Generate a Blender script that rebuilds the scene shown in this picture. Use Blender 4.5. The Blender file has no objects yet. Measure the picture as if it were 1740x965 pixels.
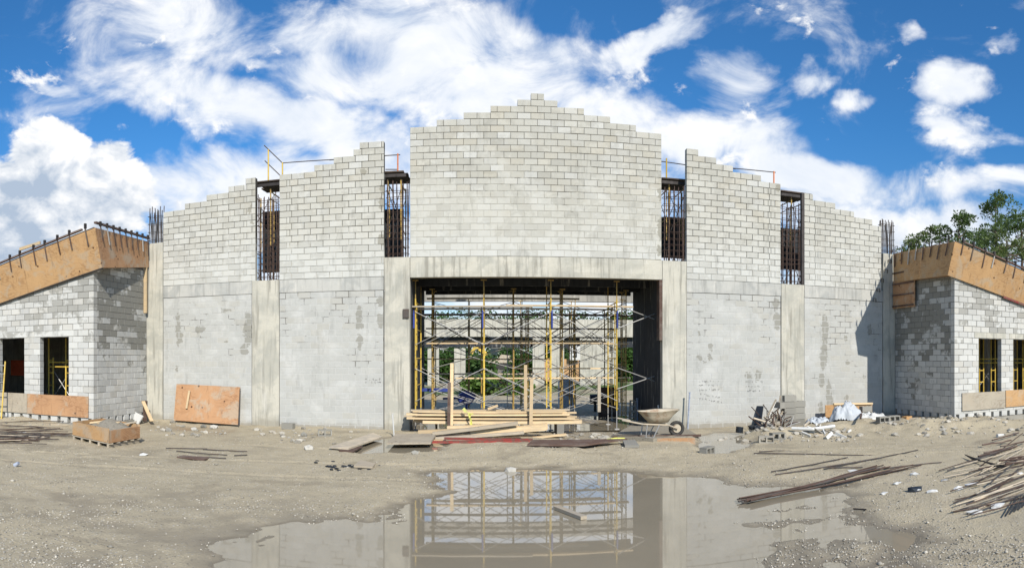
import bpy, math, random
import numpy as np
from mathutils import Vector, Matrix, noise as mnoise

rnd = random.Random(7)
S = bpy.context.scene
COL = S.collection
R = math.radians

# ------------------------------------------------------------------ camera
CAM_Z = 2.30                      # eye height above the puddle
FH, FV = 1080.0, 1036.0           # pixels per radian / per unit slope of the phone panorama
XN, YH = 835.0, 610.0             # column facing the wall squarely, horizon row
cam_d = bpy.data.cameras.new('camera')
cam = bpy.data.objects.new('camera', cam_d)
COL.objects.link(cam)
cam.location = (0, 0, CAM_Z)
cam.rotation_euler = (R(90), 0, -(870 - XN) / FH)
cam_d.type = 'PANO'
cam_d.panorama_type = 'CENTRAL_CYLINDRICAL'
cam_d.central_cylindrical_radius = 1.0
cam_d.central_cylindrical_range_u_min = -870 / FH
cam_d.central_cylindrical_range_u_max = 870 / FH
cam_d.central_cylindrical_range_v_min = -(965 - YH) / FV
cam_d.central_cylindrical_range_v_max = YH / FV
cam_d.clip_start = 0.05
cam_d.clip_end = 3000
S.camera = cam

# ------------------------------------------------------------------ view, render
S.render.engine = 'CYCLES'
S.view_settings.view_transform = 'Standard'
S.view_settings.look = 'None'
S.view_settings.exposure = 0.13
S.view_settings.gamma = 1.0
S.view_settings.use_curve_mapping = False
S.cycles.use_denoising = True
S.cycles.max_bounces = 6
S.cycles.diffuse_bounces = 3
S.cycles.glossy_bounces = 3
S.cycles.transparent_max_bounces = 12
S.cycles.caustics_reflective = False
S.cycles.caustics_refractive = False
S.cycles.sample_clamp_indirect = 6.0

# ------------------------------------------------------------------ sun
SUN_AZ = R(20.0)                  # to the right of straight behind the camera
SUN_EL = R(36.5)
to_sun = Vector((math.sin(SUN_AZ) * math.cos(SUN_EL), -math.cos(SUN_AZ) * math.cos(SUN_EL), math.sin(SUN_EL)))
sun_d = bpy.data.lights.new('sun', 'SUN')
sun_d.energy = 4.9
sun_d.angle = R(0.53)
sun_d.color = (1.0, 0.94, 0.84)
sun = bpy.data.objects.new('sun', sun_d)
COL.objects.link(sun)
sun.location = to_sun * 60
sun.rotation_euler = (-to_sun).to_track_quat('-Z', 'Y').to_euler()


# ------------------------------------------------------------------ node helper
class NT:
    def __init__(s, tree):
        s.t = tree
        s.t.nodes.clear()

    def node(s, typ, ins=None, **props):
        n = s.t.nodes.new(typ)
        for k, v in props.items():
            setattr(n, k, v)
        for k, v in (ins or {}).items():
            s.put(n.inputs[k], v)
        return n

    def put(s, sock, v):
        if isinstance(v, bpy.types.NodeSocket):
            s.t.links.new(v, sock)
        elif v is not None:
            if sock.type == 'RGBA' and isinstance(v, (tuple, list)) and len(v) == 3:
                v = (*v, 1.0)
            sock.default_value = v

    def m(s, op, a, b=None, c=None, clamp=False):
        n = s.t.nodes.new('ShaderNodeMath')
        n.operation = op
        n.use_clamp = clamp
        for i, v in enumerate((a, b, c)):
            if v is not None:
                s.put(n.inputs[i], v)
        return n.outputs[0]

    def vm(s, op, a, b=None, sc=None):
        n = s.t.nodes.new('ShaderNodeVectorMath')
        n.operation = op
        s.put(n.inputs[0], a)
        if b is not None:
            s.put(n.inputs[1], b)
        if sc is not None:
            s.put(n.inputs['Scale'], sc)
        return n.outputs[0]

    def sep(s, v):
        n = s.t.nodes.new('ShaderNodeSeparateXYZ')
        s.put(n.inputs[0], v)
        return n.outputs

    def comb(s, x, y, z):
        n = s.t.nodes.new('ShaderNodeCombineXYZ')
        for i, v in enumerate((x, y, z)):
            s.put(n.inputs[i], v)
        return n.outputs[0]

    def noise(s, vec, scale=1.0, detail=4.0, rough=0.55, dist=0.0, color=False, lac=2.0):
        n = s.node('ShaderNodeTexNoise', {'Vector': vec, 'Scale': scale, 'Detail': detail, 'Roughness': rough, 'Distortion': dist, 'Lacunarity': lac})
        return n.outputs['Color' if color else 'Fac']

    def voro(s, vec, scale, feature='F1', out='Distance', rnd_=1.0):
        n = s.node('ShaderNodeTexVoronoi', {'Vector': vec, 'Scale': scale, 'Randomness': rnd_}, feature=feature)
        return n.outputs[out]

    def mix(s, f, a, b, typ='MIX'):
        n = s.t.nodes.new('ShaderNodeMix')
        n.data_type = 'RGBA'
        n.blend_type = typ
        n.clamp_factor = True
        s.put(n.inputs[0], f)
        s.put(n.inputs[6], a)
        s.put(n.inputs[7], b)
        return n.outputs[2]

    def ss(s, x, lo, hi, a=0.0, b=1.0):
        n = s.node('ShaderNodeMapRange', {'Value': x, 'From Min': lo, 'From Max': hi, 'To Min': a, 'To Max': b}, interpolation_type='SMOOTHSTEP')
        return n.outputs[0]

    def lin(s, x, lo, hi, a=0.0, b=1.0):
        n = s.node('ShaderNodeMapRange', {'Value': x, 'From Min': lo, 'From Max': hi, 'To Min': a, 'To Max': b})
        return n.outputs[0]

    def pos(s):
        return s.node('ShaderNodeNewGeometry').outputs['Position']

    def rand(s):
        o = s.node('ShaderNodeObjectInfo').outputs['Random']
        i = s.node('ShaderNodeNewGeometry').outputs['Random Per Island']
        return s.m('FRACT', s.m('ADD', o, i))

    def bump(s, h, strength=0.3, dist=0.01):
        return s.node('ShaderNodeBump', {'Height': h, 'Strength': strength, 'Distance': dist}).outputs[0]

    def pbr(s, color, rough=0.8, normal=None, metal=0.0, spec=0.5, **kw):
        ins = {'Base Color': color, 'Roughness': rough, 'Metallic': metal, 'Specular IOR Level': spec}
        ins.update(kw)
        b = s.node('ShaderNodeBsdfPrincipled', ins)
        if normal is not None:
            s.put(b.inputs['Normal'], normal)
        o = s.node('ShaderNodeOutputMaterial')
        s.t.links.new(b.outputs[0], o.inputs[0])
        return b


def material(name):
    m = bpy.data.materials.new(name)
    m.use_nodes = True
    return m, NT(m.node_tree)


# ------------------------------------------------------------------ world: Nishita sky with clouds far away
W = bpy.data.worlds.new('World')
S.world = W
W.use_nodes = True
w = NT(W.node_tree)
dirv = w.node('ShaderNodeTexCoord').outputs['Generated']
dx, dy, dz = w.sep(dirv)
th = w.m('ARCTAN2', dx, dy)                                              # heading, 0 = the wall
hr = w.m('MAXIMUM', w.m('SQRT', w.m('ADD', w.m('MULTIPLY', dx, dx), w.m('MULTIPLY', dy, dy))), 0.08)
sl = w.m('DIVIDE', dz, hr)                                               # slope above the horizon
sky = w.node('ShaderNodeTexSky', sky_type='NISHITA', sun_disc=False, sun_elevation=SUN_EL,
             sun_rotation=math.pi - SUN_AZ, altitude=0.0, air_density=1.0, dust_density=0.1, ozone_density=3.5)
SKY_STRENGTH = 0.10
CP = w.comb(th, w.m('MULTIPLY', sl, 1.25), 0.0)
wn = w.noise(CP, 3.2, 5.0, 0.55, 0.0, color=True)
wx, wy, wz = w.sep(wn)
wn2 = w.noise(CP, 11.0, 5.0, 0.6, 0.0, color=True)
vx, vy, vz = w.sep(wn2)
U = w.m('ADD', th, w.m('ADD', w.m('MULTIPLY', w.m('SUBTRACT', wx, 0.5), 0.22), w.m('MULTIPLY', w.m('SUBTRACT', vx, 0.5), 0.07)))
V = w.m('ADD', sl, w.m('ADD', w.m('MULTIPLY', w.m('SUBTRACT', wy, 0.5), 0.16), w.m('MULTIPLY', w.m('SUBTRACT', vy, 0.5), 0.06)))


def blob(u, v, cx, cy, rx, ry, rot=0.0, wgt=1.0):
    """soft ellipse of cloud at a heading and slope of the sky"""
    a = w.m('SUBTRACT', u, (cx - XN) / FH)
    b = w.m('SUBTRACT', v, (YH - cy) / FV)
    c, s_ = math.cos(rot), math.sin(rot)
    p = w.m('MULTIPLY_ADD', a, c * FH / rx, w.m('MULTIPLY', b, s_ * FH / rx))
    q = w.m('MULTIPLY_ADD', a, -s_ * FH / ry, w.m('MULTIPLY', b, c * FH / ry))
    d = w.m('ADD', w.m('MULTIPLY', p, p), w.m('MULTIPLY', q, q))
    return w.m('MULTIPLY', w.m('MAXIMUM', w.m('SUBTRACT', 1.0, d), -0.6), wgt)


def union(lst):
    f = lst[0]
    for g in lst[1:]:
        n = w.m('SMOOTH_MAX', f, g, 0.25)
        f = n
    return f


sheets = [(900, 455, 760, 110, 0, 1.0), (900, 330, 330, 95, 0, .95), (850, 560, 1100, 45, 0, .8), (560, 120, 120, 60, 0, .6), (880, 100, 200, 60, -.1, .8), (290, 50, 190, 110, 0, .8), (330, 165, 200, 80, -.45, 1), (470, 215, 300, 75, -.25, 1), (690, 70, 260, 95, -.15, .95),
          (790, 150, 330, 75, -.1, 1), (960, 180, 200, 60, -.25, .8), (1085, 75, 150, 30, .42, .85), (1235, 150, 105, 85, .1, .9),
          (1225, 235, 165, 75, 0, 1), (1375, 125, 55, 34, .2, .8), (1475, 152, 50, 26, -.2, .62), (1625, 150, 66, 50, -.3, .95),
          (1645, 222, 95, 26, -.35, .8), (1540, 40, 34, 16, -.3, .5), (1705, 78, 32, 18, -.2, .5), (1370, 300, 330, 48, -.12, .95), (1640, 315, 260, 38, -.1, .75),
          (1480, 390, 380, 60, 0, .9), (440, 330, 330, 75, 0, .95), (120, 150, 60, 12, -.6, .25), (440, 92, 60, 16, -.4, .6)]
F = union([blob(U, V, *b) for b in sheets])
# unseen broken cloud all round, its cover thinned to lower the ambient light
out_of_view = w.ss(w.m('ABSOLUTE', w.m('SUBTRACT', th, 0.03)), 0.85, 1.15)
above = w.ss(sl, 0.62, 0.95)
far = w.m('MAXIMUM', out_of_view, above)
Fg = w.lin(w.noise(dirv, 2.1, 3.0, 0.5), 0.38, 0.74, -0.6, 0.65)
F = w.m('ADD', w.m('MULTIPLY', F, w.m('SUBTRACT', 1.0, far)), w.m('MULTIPLY', Fg, far))
fb = w.noise(CP, 6.5, 8.0, 0.60, 0.55)
fb2 = w.noise(w.vm('ADD', CP, (0.035, 0.045, 0.0)), 6.5, 5.0, 0.60, 0.55)
cov = w.m('ADD', w.m('MULTIPLY', F, 0.98), w.m('MULTIPLY', w.m('SUBTRACT', fb, 0.485), 3.0))
alpha = w.m('MULTIPLY', w.m('MULTIPLY', w.ss(cov, -0.08, 0.95), w.ss(F, -0.55, -0.2)), 0.97)
shade = w.m('ADD', 0.62, w.m('MULTIPLY', w.m('SUBTRACT', fb, fb2), 1.7), clamp=True)
low = w.noise(CP, 4.0, 4.0, 0.5)
shade = w.m('SUBTRACT', shade, w.m('MULTIPLY', w.ss(low, 0.45, 0.64), 0.36), clamp=True)
sheet_col = w.mix(shade, (0.66, 0.74, 0.86), (1.0, 1.0, 1.0))

# towering cumulus low on the left
cn = w.noise(w.vm('ADD', CP, w.vm('SCALE', wn, sc=0.05)), 13.0, 8.0, 0.58, 0.25)
cn2 = w.noise(w.vm('ADD', w.vm('ADD', CP, (0.016, 0.024, 0.0)), w.vm('SCALE', wn, sc=0.05)), 13.0, 6.0, 0.58, 0.25)
lobes = [(85, 268, 84, 66, 0, 1), (180, 300, 80, 62, 0, 1), (20, 330, 110, 76, 0, 1), (130, 385, 140, 110, 0, 1), (215, 345, 50, 55, 0, .9), (-60, 380, 160, 140, 0, 1), (300, 400, 80, 30, 0, .6)]
C = union([blob(th, sl, *b) for b in lobes])
C2 = union([blob(w.m('ADD', th, 0.03), w.m('ADD', sl, 0.045), *b) for b in lobes])
ccov = w.m('ADD', w.m('MULTIPLY', C, 0.9), w.m('MULTIPLY', w.m('SUBTRACT', cn, 0.47), 2.6))
calpha = w.ss(ccov, 0.0, 0.34)
csh = w.m('ADD', 0.68, w.m('MULTIPLY', w.m('SUBTRACT', cn, cn2), 3.0))
csh = w.m('ADD', csh, w.m('MULTIPLY', w.m('SUBTRACT', C, C2), 0.55))
csh = w.m('SUBTRACT', csh, w.m('MULTIPLY', w.ss(low, 0.46, 0.64), 0.42))
csh = w.m('ADD', csh, w.lin(sl, 0.17, 0.36, -0.48, 0.16), clamp=True)
cum_col = w.mix(csh, (0.42, 0.51, 0.64), (1.0, 1.0, 1.0))
tint = w.mix(w.ss(sl, 0.0, 0.40), (0.80, 0.97, 1.08), (0.42, 1.0, 1.38))
sky_c = w.mix(1.0, w.vm('SCALE', sky.outputs[0], sc=SKY_STRENGTH), tint, 'MULTIPLY')
c1 = w.mix(alpha, sky_c, sheet_col)
c2 = w.mix(calpha, c1, cum_col)
horizon = w.ss(sl, -0.02, 0.02)
c2 = w.mix(horizon, sky_c, c2)
bg = w.node('ShaderNodeBackground', {'Color': c2, 'Strength': 1.0})
wo = w.node('ShaderNodeOutputWorld')
w.t.links.new(bg.outputs[0], wo.inputs[0])
W.cycles.sampling_method = 'NONE'


# ------------------------------------------------------------------ places: a pixel of the photograph on the ground or on an upright plane
def gp(px, py, z=0.0):
    t = (px - XN) / FH
    r = (CAM_Z - z) * FV / (py - YH)
    return Vector((r * math.sin(t), r * math.cos(t), z))


def fp(px, py, Y):
    t = (px - XN) / FH
    return Vector((Y * math.tan(t), Y, CAM_Z + (YH - py) * (Y / math.cos(t)) / FV))


def fx(px, Y=18.9):
    return Y * math.tan((px - XN) / FH)


# ------------------------------------------------------------------ mesh builder
class MB:
    def __init__(s):
        s.v, s.f, s.mi = [], [], []
        s.mat = 0

    def add(s, vs, fs):
        o = len(s.v)
        s.v += [tuple(p) for p in vs]
        s.f += [tuple(i + o for i in f) for f in fs]
        s.mi += [s.mat] * len(fs)
        return s

    BF = ((0, 3, 2, 1), (4, 5, 6, 7), (0, 1, 5, 4), (1, 2, 6, 5), (2, 3, 7, 6), (3, 0, 4, 7))

    def box(s, lo, hi, mtx=None):
        x0, y0, z0 = lo
        x1, y1, z1 = hi
        vs = [(x0, y0, z0), (x1, y0, z0), (x1, y1, z0), (x0, y1, z0), (x0, y0, z1), (x1, y0, z1), (x1, y1, z1), (x0, y1, z1)]
        if mtx is not None:
            vs = [mtx @ Vector(p) for p in vs]
        return s.add(vs, s.BF)

    def bar(s, p0, p1, wd, ht, roll=0.0, taper=1.0):
        """rectangular member from p0 to p1, wd across, ht upward"""
        p0, p1 = Vector(p0), Vector(p1)
        d = (p1 - p0).normalized()
        up = Vector((0, 0, 1)) if abs(d.z) < 0.95 else Vector((0, 1, 0))
        a = d.cross(up).normalized()
        b = a.cross(d).normalized()
        if roll:
            q = Matrix.Rotation(roll, 3, d)
            a, b = q @ a, q @ b
        a, b = a * wd / 2, b * ht / 2
        vs = [p0 - a - b, p0 + a - b, p0 + a + b, p0 - a + b]
        a, b = a * taper, b * taper
        vs += [p1 - a - b, p1 + a - b, p1 + a + b, p1 - a + b]
        return s.add(vs, s.BF)

    def tube(s, p0, p1, r, n=6, r1=None, caps=True):
        return s.path([p0, p1], r, n, r1, caps)

    def path(s, pts, r, n=6, r1=None, caps=True):
        pts = [Vector(p) for p in pts]
        rs = [r + ((r1 if r1 is not None else r) - r) * i / (len(pts) - 1) for i in range(len(pts))]
        o = len(s.v)
        prev = None
        for i, p in enumerate(pts):
            d = (pts[min(i + 1, len(pts) - 1)] - pts[max(i - 1, 0)]).normalized()
            if prev is None:
                a = d.cross(Vector((0, 0, 1)) if abs(d.z) < 0.9 else Vector((1, 0, 0))).normalized()
            else:
                a = (prev - d * prev.dot(d)).normalized()
            prev = a
            b = d.cross(a)
            for k in range(n):
                t = 2 * math.pi * k / n
                s.v.append(tuple(p + a * (math.cos(t) * rs[i]) + b * (math.sin(t) * rs[i])))
        for i in range(len(pts) - 1):
            for k in range(n):
                k2 = (k + 1) % n
                s.f.append((o + i * n + k, o + i * n + k2, o + (i + 1) * n + k2, o + (i + 1) * n + k))
                s.mi.append(s.mat)
        if caps:
            s.f.append(tuple(o + k for k in reversed(range(n))))
            s.f.append(tuple(o + (len(pts) - 1) * n + k for k in range(n)))
            s.mi += [s.mat, s.mat]
        return s

    def prism(s, poly, off):
        """closed polygon (3-D points) pushed along the vector off"""
        poly = [Vector(p) for p in poly]
        off = Vector(off)
        n = len(poly)
        vs = poly + [p + off for p in poly]
        fs = [tuple(range(n)), tuple(reversed(range(n, 2 * n)))] + [(i, i + n, (i + 1) % n + n, (i + 1) % n) for i in range(n)]
        return s.add(vs, fs)

    def lump(s, c, rx, ry, rz, seed=0, sub=1, jit=0.25):
        """broken stone or clod"""
        import bmesh
        bm = bmesh.new()
        bmesh.ops.create_icosphere(bm, subdivisions=sub, radius=1.0)
        rr = random.Random(seed)
        vs = []
        for v in bm.verts:
            k = 1 + rr.uniform(-jit, jit)
            vs.append((c[0] + v.co.x * rx * k, c[1] + v.co.y * ry * k, c[2] + v.co.z * rz * k))
        fs = [tuple(x.index for x in f.verts) for f in bm.faces]
        bm.free()
        return s.add(vs, fs)

    def build(s, name, mat, parent=None, smooth=False, **props):
        me = bpy.data.meshes.new(name)
        off = absloc(parent)
        me.from_pydata([(x - off.x, y - off.y, z - off.z) for x, y, z in s.v], [], s.f)
        for m_ in (mat if isinstance(mat, (list, tuple)) else [mat]):
            me.materials.append(m_)
        if isinstance(mat, (list, tuple)):
            me.polygons.foreach_set('material_index', s.mi)
        if smooth:
            me.polygons.foreach_set('use_smooth', [True] * len(s.f))
        me.update()
        o = bpy.data.objects.new(name, me)
        COL.objects.link(o)
        if parent is not None:
            o.parent = parent
        for k, v in props.items():
            o[k] = v
        return o




def absloc(o):
    p = Vector((0, 0, 0))
    while o is not None:
        p = p + Vector(o.location)
        o = o.parent
    return p


def thing(name, label, cat, loc=(0, 0, 0), group=None):
    o = bpy.data.objects.new(name, None)
    COL.objects.link(o)
    o.location = loc
    o.empty_display_size = 0.2
    tag(o, label, cat, group)
    return o


def tag(o, label=None, cat=None, group=None, kind=None):
    for k, v in (('label', label), ('category', cat), ('group', group), ('kind', kind)):
        if v:
            o[k] = v
    return o


def solo(name, mb, mat, label, cat, group=None, smooth=False):
    """a thing that is one mesh: its origin goes to its base"""
    xs, ys, zs = zip(*mb.v)
    c = Vector(((min(xs) + max(xs)) / 2, (min(ys) + max(ys)) / 2, min(zs)))
    mb.v = [(x - c.x, y - c.y, z - c.z) for x, y, z in mb.v]
    o = mb.build(name, mat, None, smooth)
    o.location = c
    return tag(o, label, cat, group)


# ------------------------------------------------------------------ materials
def mat_block(name, base, damp=0.0, zlo=None, zhi=None, smear=0.4, warm=0.0, stains=(), var=0.16, white=None, mott=1.0, mort=None, dampscale=0.9, axis='x'):
    """concrete masonry: value differs from unit to unit, slurry smears, damp patches and runs with their own shapes"""
    m, n = material(name)
    p = n.pos()
    x, y, z = n.sep(p)
    r = n.rand()
    big = n.noise(p, 1.1, 6.0, 0.6, 0.4)
    fine = n.noise(p, 45.0, 4.0, 0.65)
    r2 = n.m('FRACT', n.m('MULTIPLY', r, 17.31))
    c = n.mix(n.lin(r, 0, 1), tuple(b * (1 - var) for b in base), tuple(min(b * (1 + var), .9) for b in base))
    c = n.mix(n.m('MULTIPLY', n.ss(r2, 0.80, 0.95), 0.6 * mott), c, (0.60, 0.605, 0.585))
    c = n.mix(n.m('MULTIPLY', n.ss(r2, 0.16, 0.04), 0.55 * mott), c, tuple(b * 0.74 for b in base))
    c = n.mix(n.m('MULTIPLY', n.ss(n.m('FRACT', n.m('MULTIPLY', r, 7.3)), 0.6, 1.0), 0.35 + warm), c, (base[0] * 1.02, base[1] * .95, base[2] * .84))
    c = n.mix(n.m('MULTIPLY', n.ss(big, 0.50, 0.68), smear), c, (0.555, 0.555, 0.53))
    c = n.mix(n.lin(fine, 0.3, 0.7, 0.0, 0.30), c, tuple(b * 0.66 for b in base))
    if mort:
        lo_, hi_, sc_, am_, ed_ = mort
        t_ = n.m('ADD', n.m('MULTIPLY', n.noise(p, sc_, 7.0, 0.66, 0.3), 0.7), n.m('MULTIPLY', n.noise(p, 5.0, 5.0, 0.6), 0.3))
        t_ = n.m('ADD', t_, n.lin(z, lo_, hi_, am_, -am_))
        c = n.mix(n.m('MULTIPLY', n.ss(t_, ed_[0] - .01, ed_[1] + .05), 0.70), c, n.mix(n.lin(n.noise(p, 2.5, 4.0), .3, .7), (0.482, 0.468, 0.412), (0.53, 0.525, 0.482)))
    if white:
        c = n.mix(n.m('MULTIPLY', n.ss(n.m('ADD', z, n.m('MULTIPLY', n.m('SUBTRACT', big, 0.5), 1.5)), white[1], white[0]), 0.5), c, (0.555, 0.565, 0.545))
    dirt = n.noise(n.vm('MULTIPLY', p, (5.0, 5.0, 1.1)), 1.0, 6.0, 0.62, 0.3)
    c = n.mix(n.m('MULTIPLY', n.ss(dirt, 0.54, 0.74), 0.46), c, tuple(b * 0.55 for b in base))
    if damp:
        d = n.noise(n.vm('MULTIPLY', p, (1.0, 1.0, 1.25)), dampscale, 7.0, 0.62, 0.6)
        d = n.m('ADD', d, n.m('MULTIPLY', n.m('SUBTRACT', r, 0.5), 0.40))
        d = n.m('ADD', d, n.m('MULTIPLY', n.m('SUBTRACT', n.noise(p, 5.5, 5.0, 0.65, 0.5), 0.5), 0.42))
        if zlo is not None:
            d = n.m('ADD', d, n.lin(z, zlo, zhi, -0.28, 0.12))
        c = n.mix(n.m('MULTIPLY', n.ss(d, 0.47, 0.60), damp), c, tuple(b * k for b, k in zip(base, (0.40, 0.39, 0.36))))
    wob = n.noise(p, 7.0, 4.0, 0.6, 0.0, color=True)
    a0, a1, a2 = n.sep(wob)
    b0, b1, b2 = n.sep(n.noise(p, 19.0, 4.0, 0.7, 0.0, color=True))
    u = n.m('ADD', x if axis == 'x' else y, n.m('ADD', n.m('MULTIPLY', n.m('SUBTRACT', a0, 0.5), 0.26), n.m('MULTIPLY', n.m('SUBTRACT', b0, 0.5), 0.10)))
    v = n.m('ADD', z, n.m('ADD', n.m('MULTIPLY', n.m('SUBTRACT', a2, 0.5), 0.40), n.m('MULTIPLY', n.m('SUBTRACT', b2, 0.5), 0.14)))
    f = None
    for (cx, cz, rx, rz) in stains:
        aa = n.m('DIVIDE', n.m('SUBTRACT', u, cx), rx)
        bb = n.m('DIVIDE', n.m('SUBTRACT', v, cz), rz)
        g = n.m('SUBTRACT', 1.0, n.m('ADD', n.m('MULTIPLY', aa, aa), n.m('MULTIPLY', bb, bb)))
        f = g if f is None else n.m('MAXIMUM', f, g)
    if f is not None:
        c = n.mix(n.m('MULTIPLY', n.ss(f, 0.0, 0.25), 0.72), c, tuple(b * k for b, k in zip(base, (0.52, 0.50, 0.45))))
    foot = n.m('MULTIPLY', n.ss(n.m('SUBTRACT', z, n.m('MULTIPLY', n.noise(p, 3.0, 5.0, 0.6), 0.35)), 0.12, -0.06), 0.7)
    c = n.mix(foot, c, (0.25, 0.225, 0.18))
    n.pbr(c, 0.92, n.bump(n.m('ADD', fine, n.m('MULTIPLY', n.noise(p, 9.0, 4.0), 0.8)), 0.35, 0.012), spec=0.2)
    return m


def mat_mortar(name, lo, hi, scale=0.8, amp=0.10, edge=(0.42, 0.58), dark=(0.15, 0.14, 0.125), light=(0.54, 0.54, 0.52)):
    m, n = material(name)
    p = n.pos()
    x, y, z = n.sep(p)
    a = n.noise(p, scale, 7.0, 0.66, 0.3)
    b = n.noise(p, 5.0, 5.0, 0.6)
    t = n.m('ADD', n.m('MULTIPLY', a, 0.7), n.m('MULTIPLY', b, 0.3))
    t = n.m('ADD', t, n.lin(z, lo, hi, amp, -amp))
    c = n.mix(n.ss(t, edge[0], edge[1]), dark, light)
    c = n.mix(n.lin(n.noise(p, 40.0, 3.0), .3, .7, 0, .25), c, (0.3, 0.29, 0.26))
    n.pbr(c, 0.95, n.bump(n.noise(p, 60.0, 4.0), 0.4, 0.01), spec=0.15)
    return m


def mat_concrete(name, base=(0.515, 0.492, 0.418), dark=0.85):
    m, n = material(name)
    p = n.pos()
    x, y, z = n.sep(p)
    c = n.mix(n.ss(n.noise(p, 1.4, 7.0, 0.6, 0.5), 0.4, 0.68), base, tuple(b * k for b, k in zip(base, (0.76, 0.78, 0.80))))
    st = n.noise(n.vm('MULTIPLY', p, (8.0, 8.0, 0.45)), 1.0, 5.0, 0.6, 0.2)
    c = n.mix(n.m('MULTIPLY', n.ss(st, 0.50, 0.66), dark), c, tuple(b * 0.50 for b in base))
    c = n.mix(n.m('MULTIPLY', n.ss(n.noise(n.vm('MULTIPLY', p, (6.0, 6.0, 0.7)), 1.0, 5.0, 0.6), 0.56, 0.70), 0.45), c, (0.62, 0.60, 0.54))
    pat = n.noise(p, 0.8, 6.0, 0.6, 0.8)
    c = n.mix(n.m('MULTIPLY', n.ss(pat, 0.53, 0.60), 0.45), c, tuple(b * k for b, k in zip(base, (0.60, 0.63, 0.66))))
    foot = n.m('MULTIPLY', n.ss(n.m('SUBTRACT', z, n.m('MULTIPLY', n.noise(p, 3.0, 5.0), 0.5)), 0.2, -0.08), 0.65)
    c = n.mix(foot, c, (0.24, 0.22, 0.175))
    fine = n.noise(p, 30.0, 5.0, 0.6)
    c = n.mix(n.lin(fine, 0.35, 0.7, 0, 0.22), c, tuple(b * 0.6 for b in base))
    n.pbr(c, 0.88, n.bump(n.m('ADD', fine, n.m('MULTIPLY', n.noise(p, 6.0, 3.0), 1.5)), 0.3, 0.015), spec=0.25)
    return m


def mat_plywood(name, base=(0.455, 0.282, 0.138), wear=0.5):
    m, n = material(name)
    p = n.pos()
    q = n.vm('MULTIPLY', p, (1.0, 1.0, 2.6))
    wv = n.noise(q, 1.15, 3.0, 0.5, 1.4)
    rings = n.m('SINE', n.m('MULTIPLY', wv, 46.0))
    c = n.mix(n.m('MULTIPLY', n.ss(rings, 0.1, 1.0), 0.62), base, (base[0] * .62, base[1] * .55, base[2] * .5))
    c = n.mix(n.ss(n.noise(p, 1.2, 5.0, 0.6), 0.35, 0.7), c, (base[0] * 1.12, base[1] * 1.12, base[2] * 1.1))
    c = n.mix(n.m('MULTIPLY', n.lin(n.rand(), 0, 1), 0.25), c, (base[0] * .85, base[1] * .78, base[2] * .7))
    k = n.voro(p, 2.6)
    c = n.mix(n.ss(k, 0.115, 0.06), c, (0.07, 0.03, 0.015))
    wr = n.noise(p, 1.7, 7.0, 0.7, 0.5)
    c = n.mix(n.m('MULTIPLY', n.ss(wr, 0.50, 0.62), wear), c, (0.40, 0.345, 0.265))
    run = n.noise(n.vm('MULTIPLY', p, (7.0, 7.0, 0.9)), 1.0, 5.0, 0.65)
    c = n.mix(n.m('MULTIPLY', n.ss(run, 0.56, 0.72), 0.5), c, (base[0] * .45, base[1] * .42, base[2] * .42))
    n.pbr(c, 0.75, n.bump(n.m('ADD', n.noise(p, 26.0, 4.0), n.m('MULTIPLY', rings, 0.15)), 0.2, 0.006), spec=0.3)
    return m


def mat_wood(name, base=(0.66, 0.50, 0.30), grey=0.22):
    m, n = material(name)
    p = n.pos()
    r = n.rand()
    c = n.mix(n.lin(r, 0, 1), tuple(b * .72 for b in base), tuple(min(b * 1.2, .8) for b in base))
    g = n.noise(n.vm('MULTIPLY', p, (1.2, 9.0, 22.0)), 1.6, 5.0, 0.6, 0.6)
    c = n.mix(n.m('MULTIPLY', n.ss(g, 0.45, 0.7), 0.45), c, tuple(b * .5 for b in base))
    w_ = n.noise(p, 2.2, 6.0, 0.65)
    c = n.mix(n.m('MULTIPLY', n.ss(w_, 0.46, 0.64), grey), c, (0.30, 0.275, 0.235))
    k = n.voro(p, 4.0)
    c = n.mix(n.ss(k, 0.06, 0.03), c, (0.10, 0.05, 0.025))
    n.pbr(c, 0.8, n.bump(g, 0.25, 0.006), spec=0.25)
    return m


def mat_plain(name, base, rough=0.6, metal=0.0, var=0.25, scale=8.0, second=None, amt=0.6, edge=(0.5, 0.65), spec=0.4, bump=0.15):
    m, n = material(name)
    p = n.pos()
    r = n.rand()
    c = n.mix(n.lin(r, 0, 1), tuple(b * (1 - var) for b in base), tuple(min(1, b * (1 + var)) for b in base))
    t = n.noise(p, scale, 6.0, 0.65)
    sec = second or tuple(b * .5 for b in base)
    c = n.mix(n.m('MULTIPLY', n.ss(t, *edge), amt), c, sec)
    n.pbr(c, n.lin(t, .3, .7, max(rough - .08, .02), min(rough + .1, 1)), n.bump(n.noise(p, scale * 5, 4.0), bump, 0.006), metal=metal, spec=spec)
    return m


def drip(px, py, w_, h_, Y=18.9):
    """a damp run on the wall, read off the photograph: centre and half sizes in metres"""
    q = fp(px, py, Y)
    k = Y / FV
    return (q.x, q.z, w_ * k, h_ * k)


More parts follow.
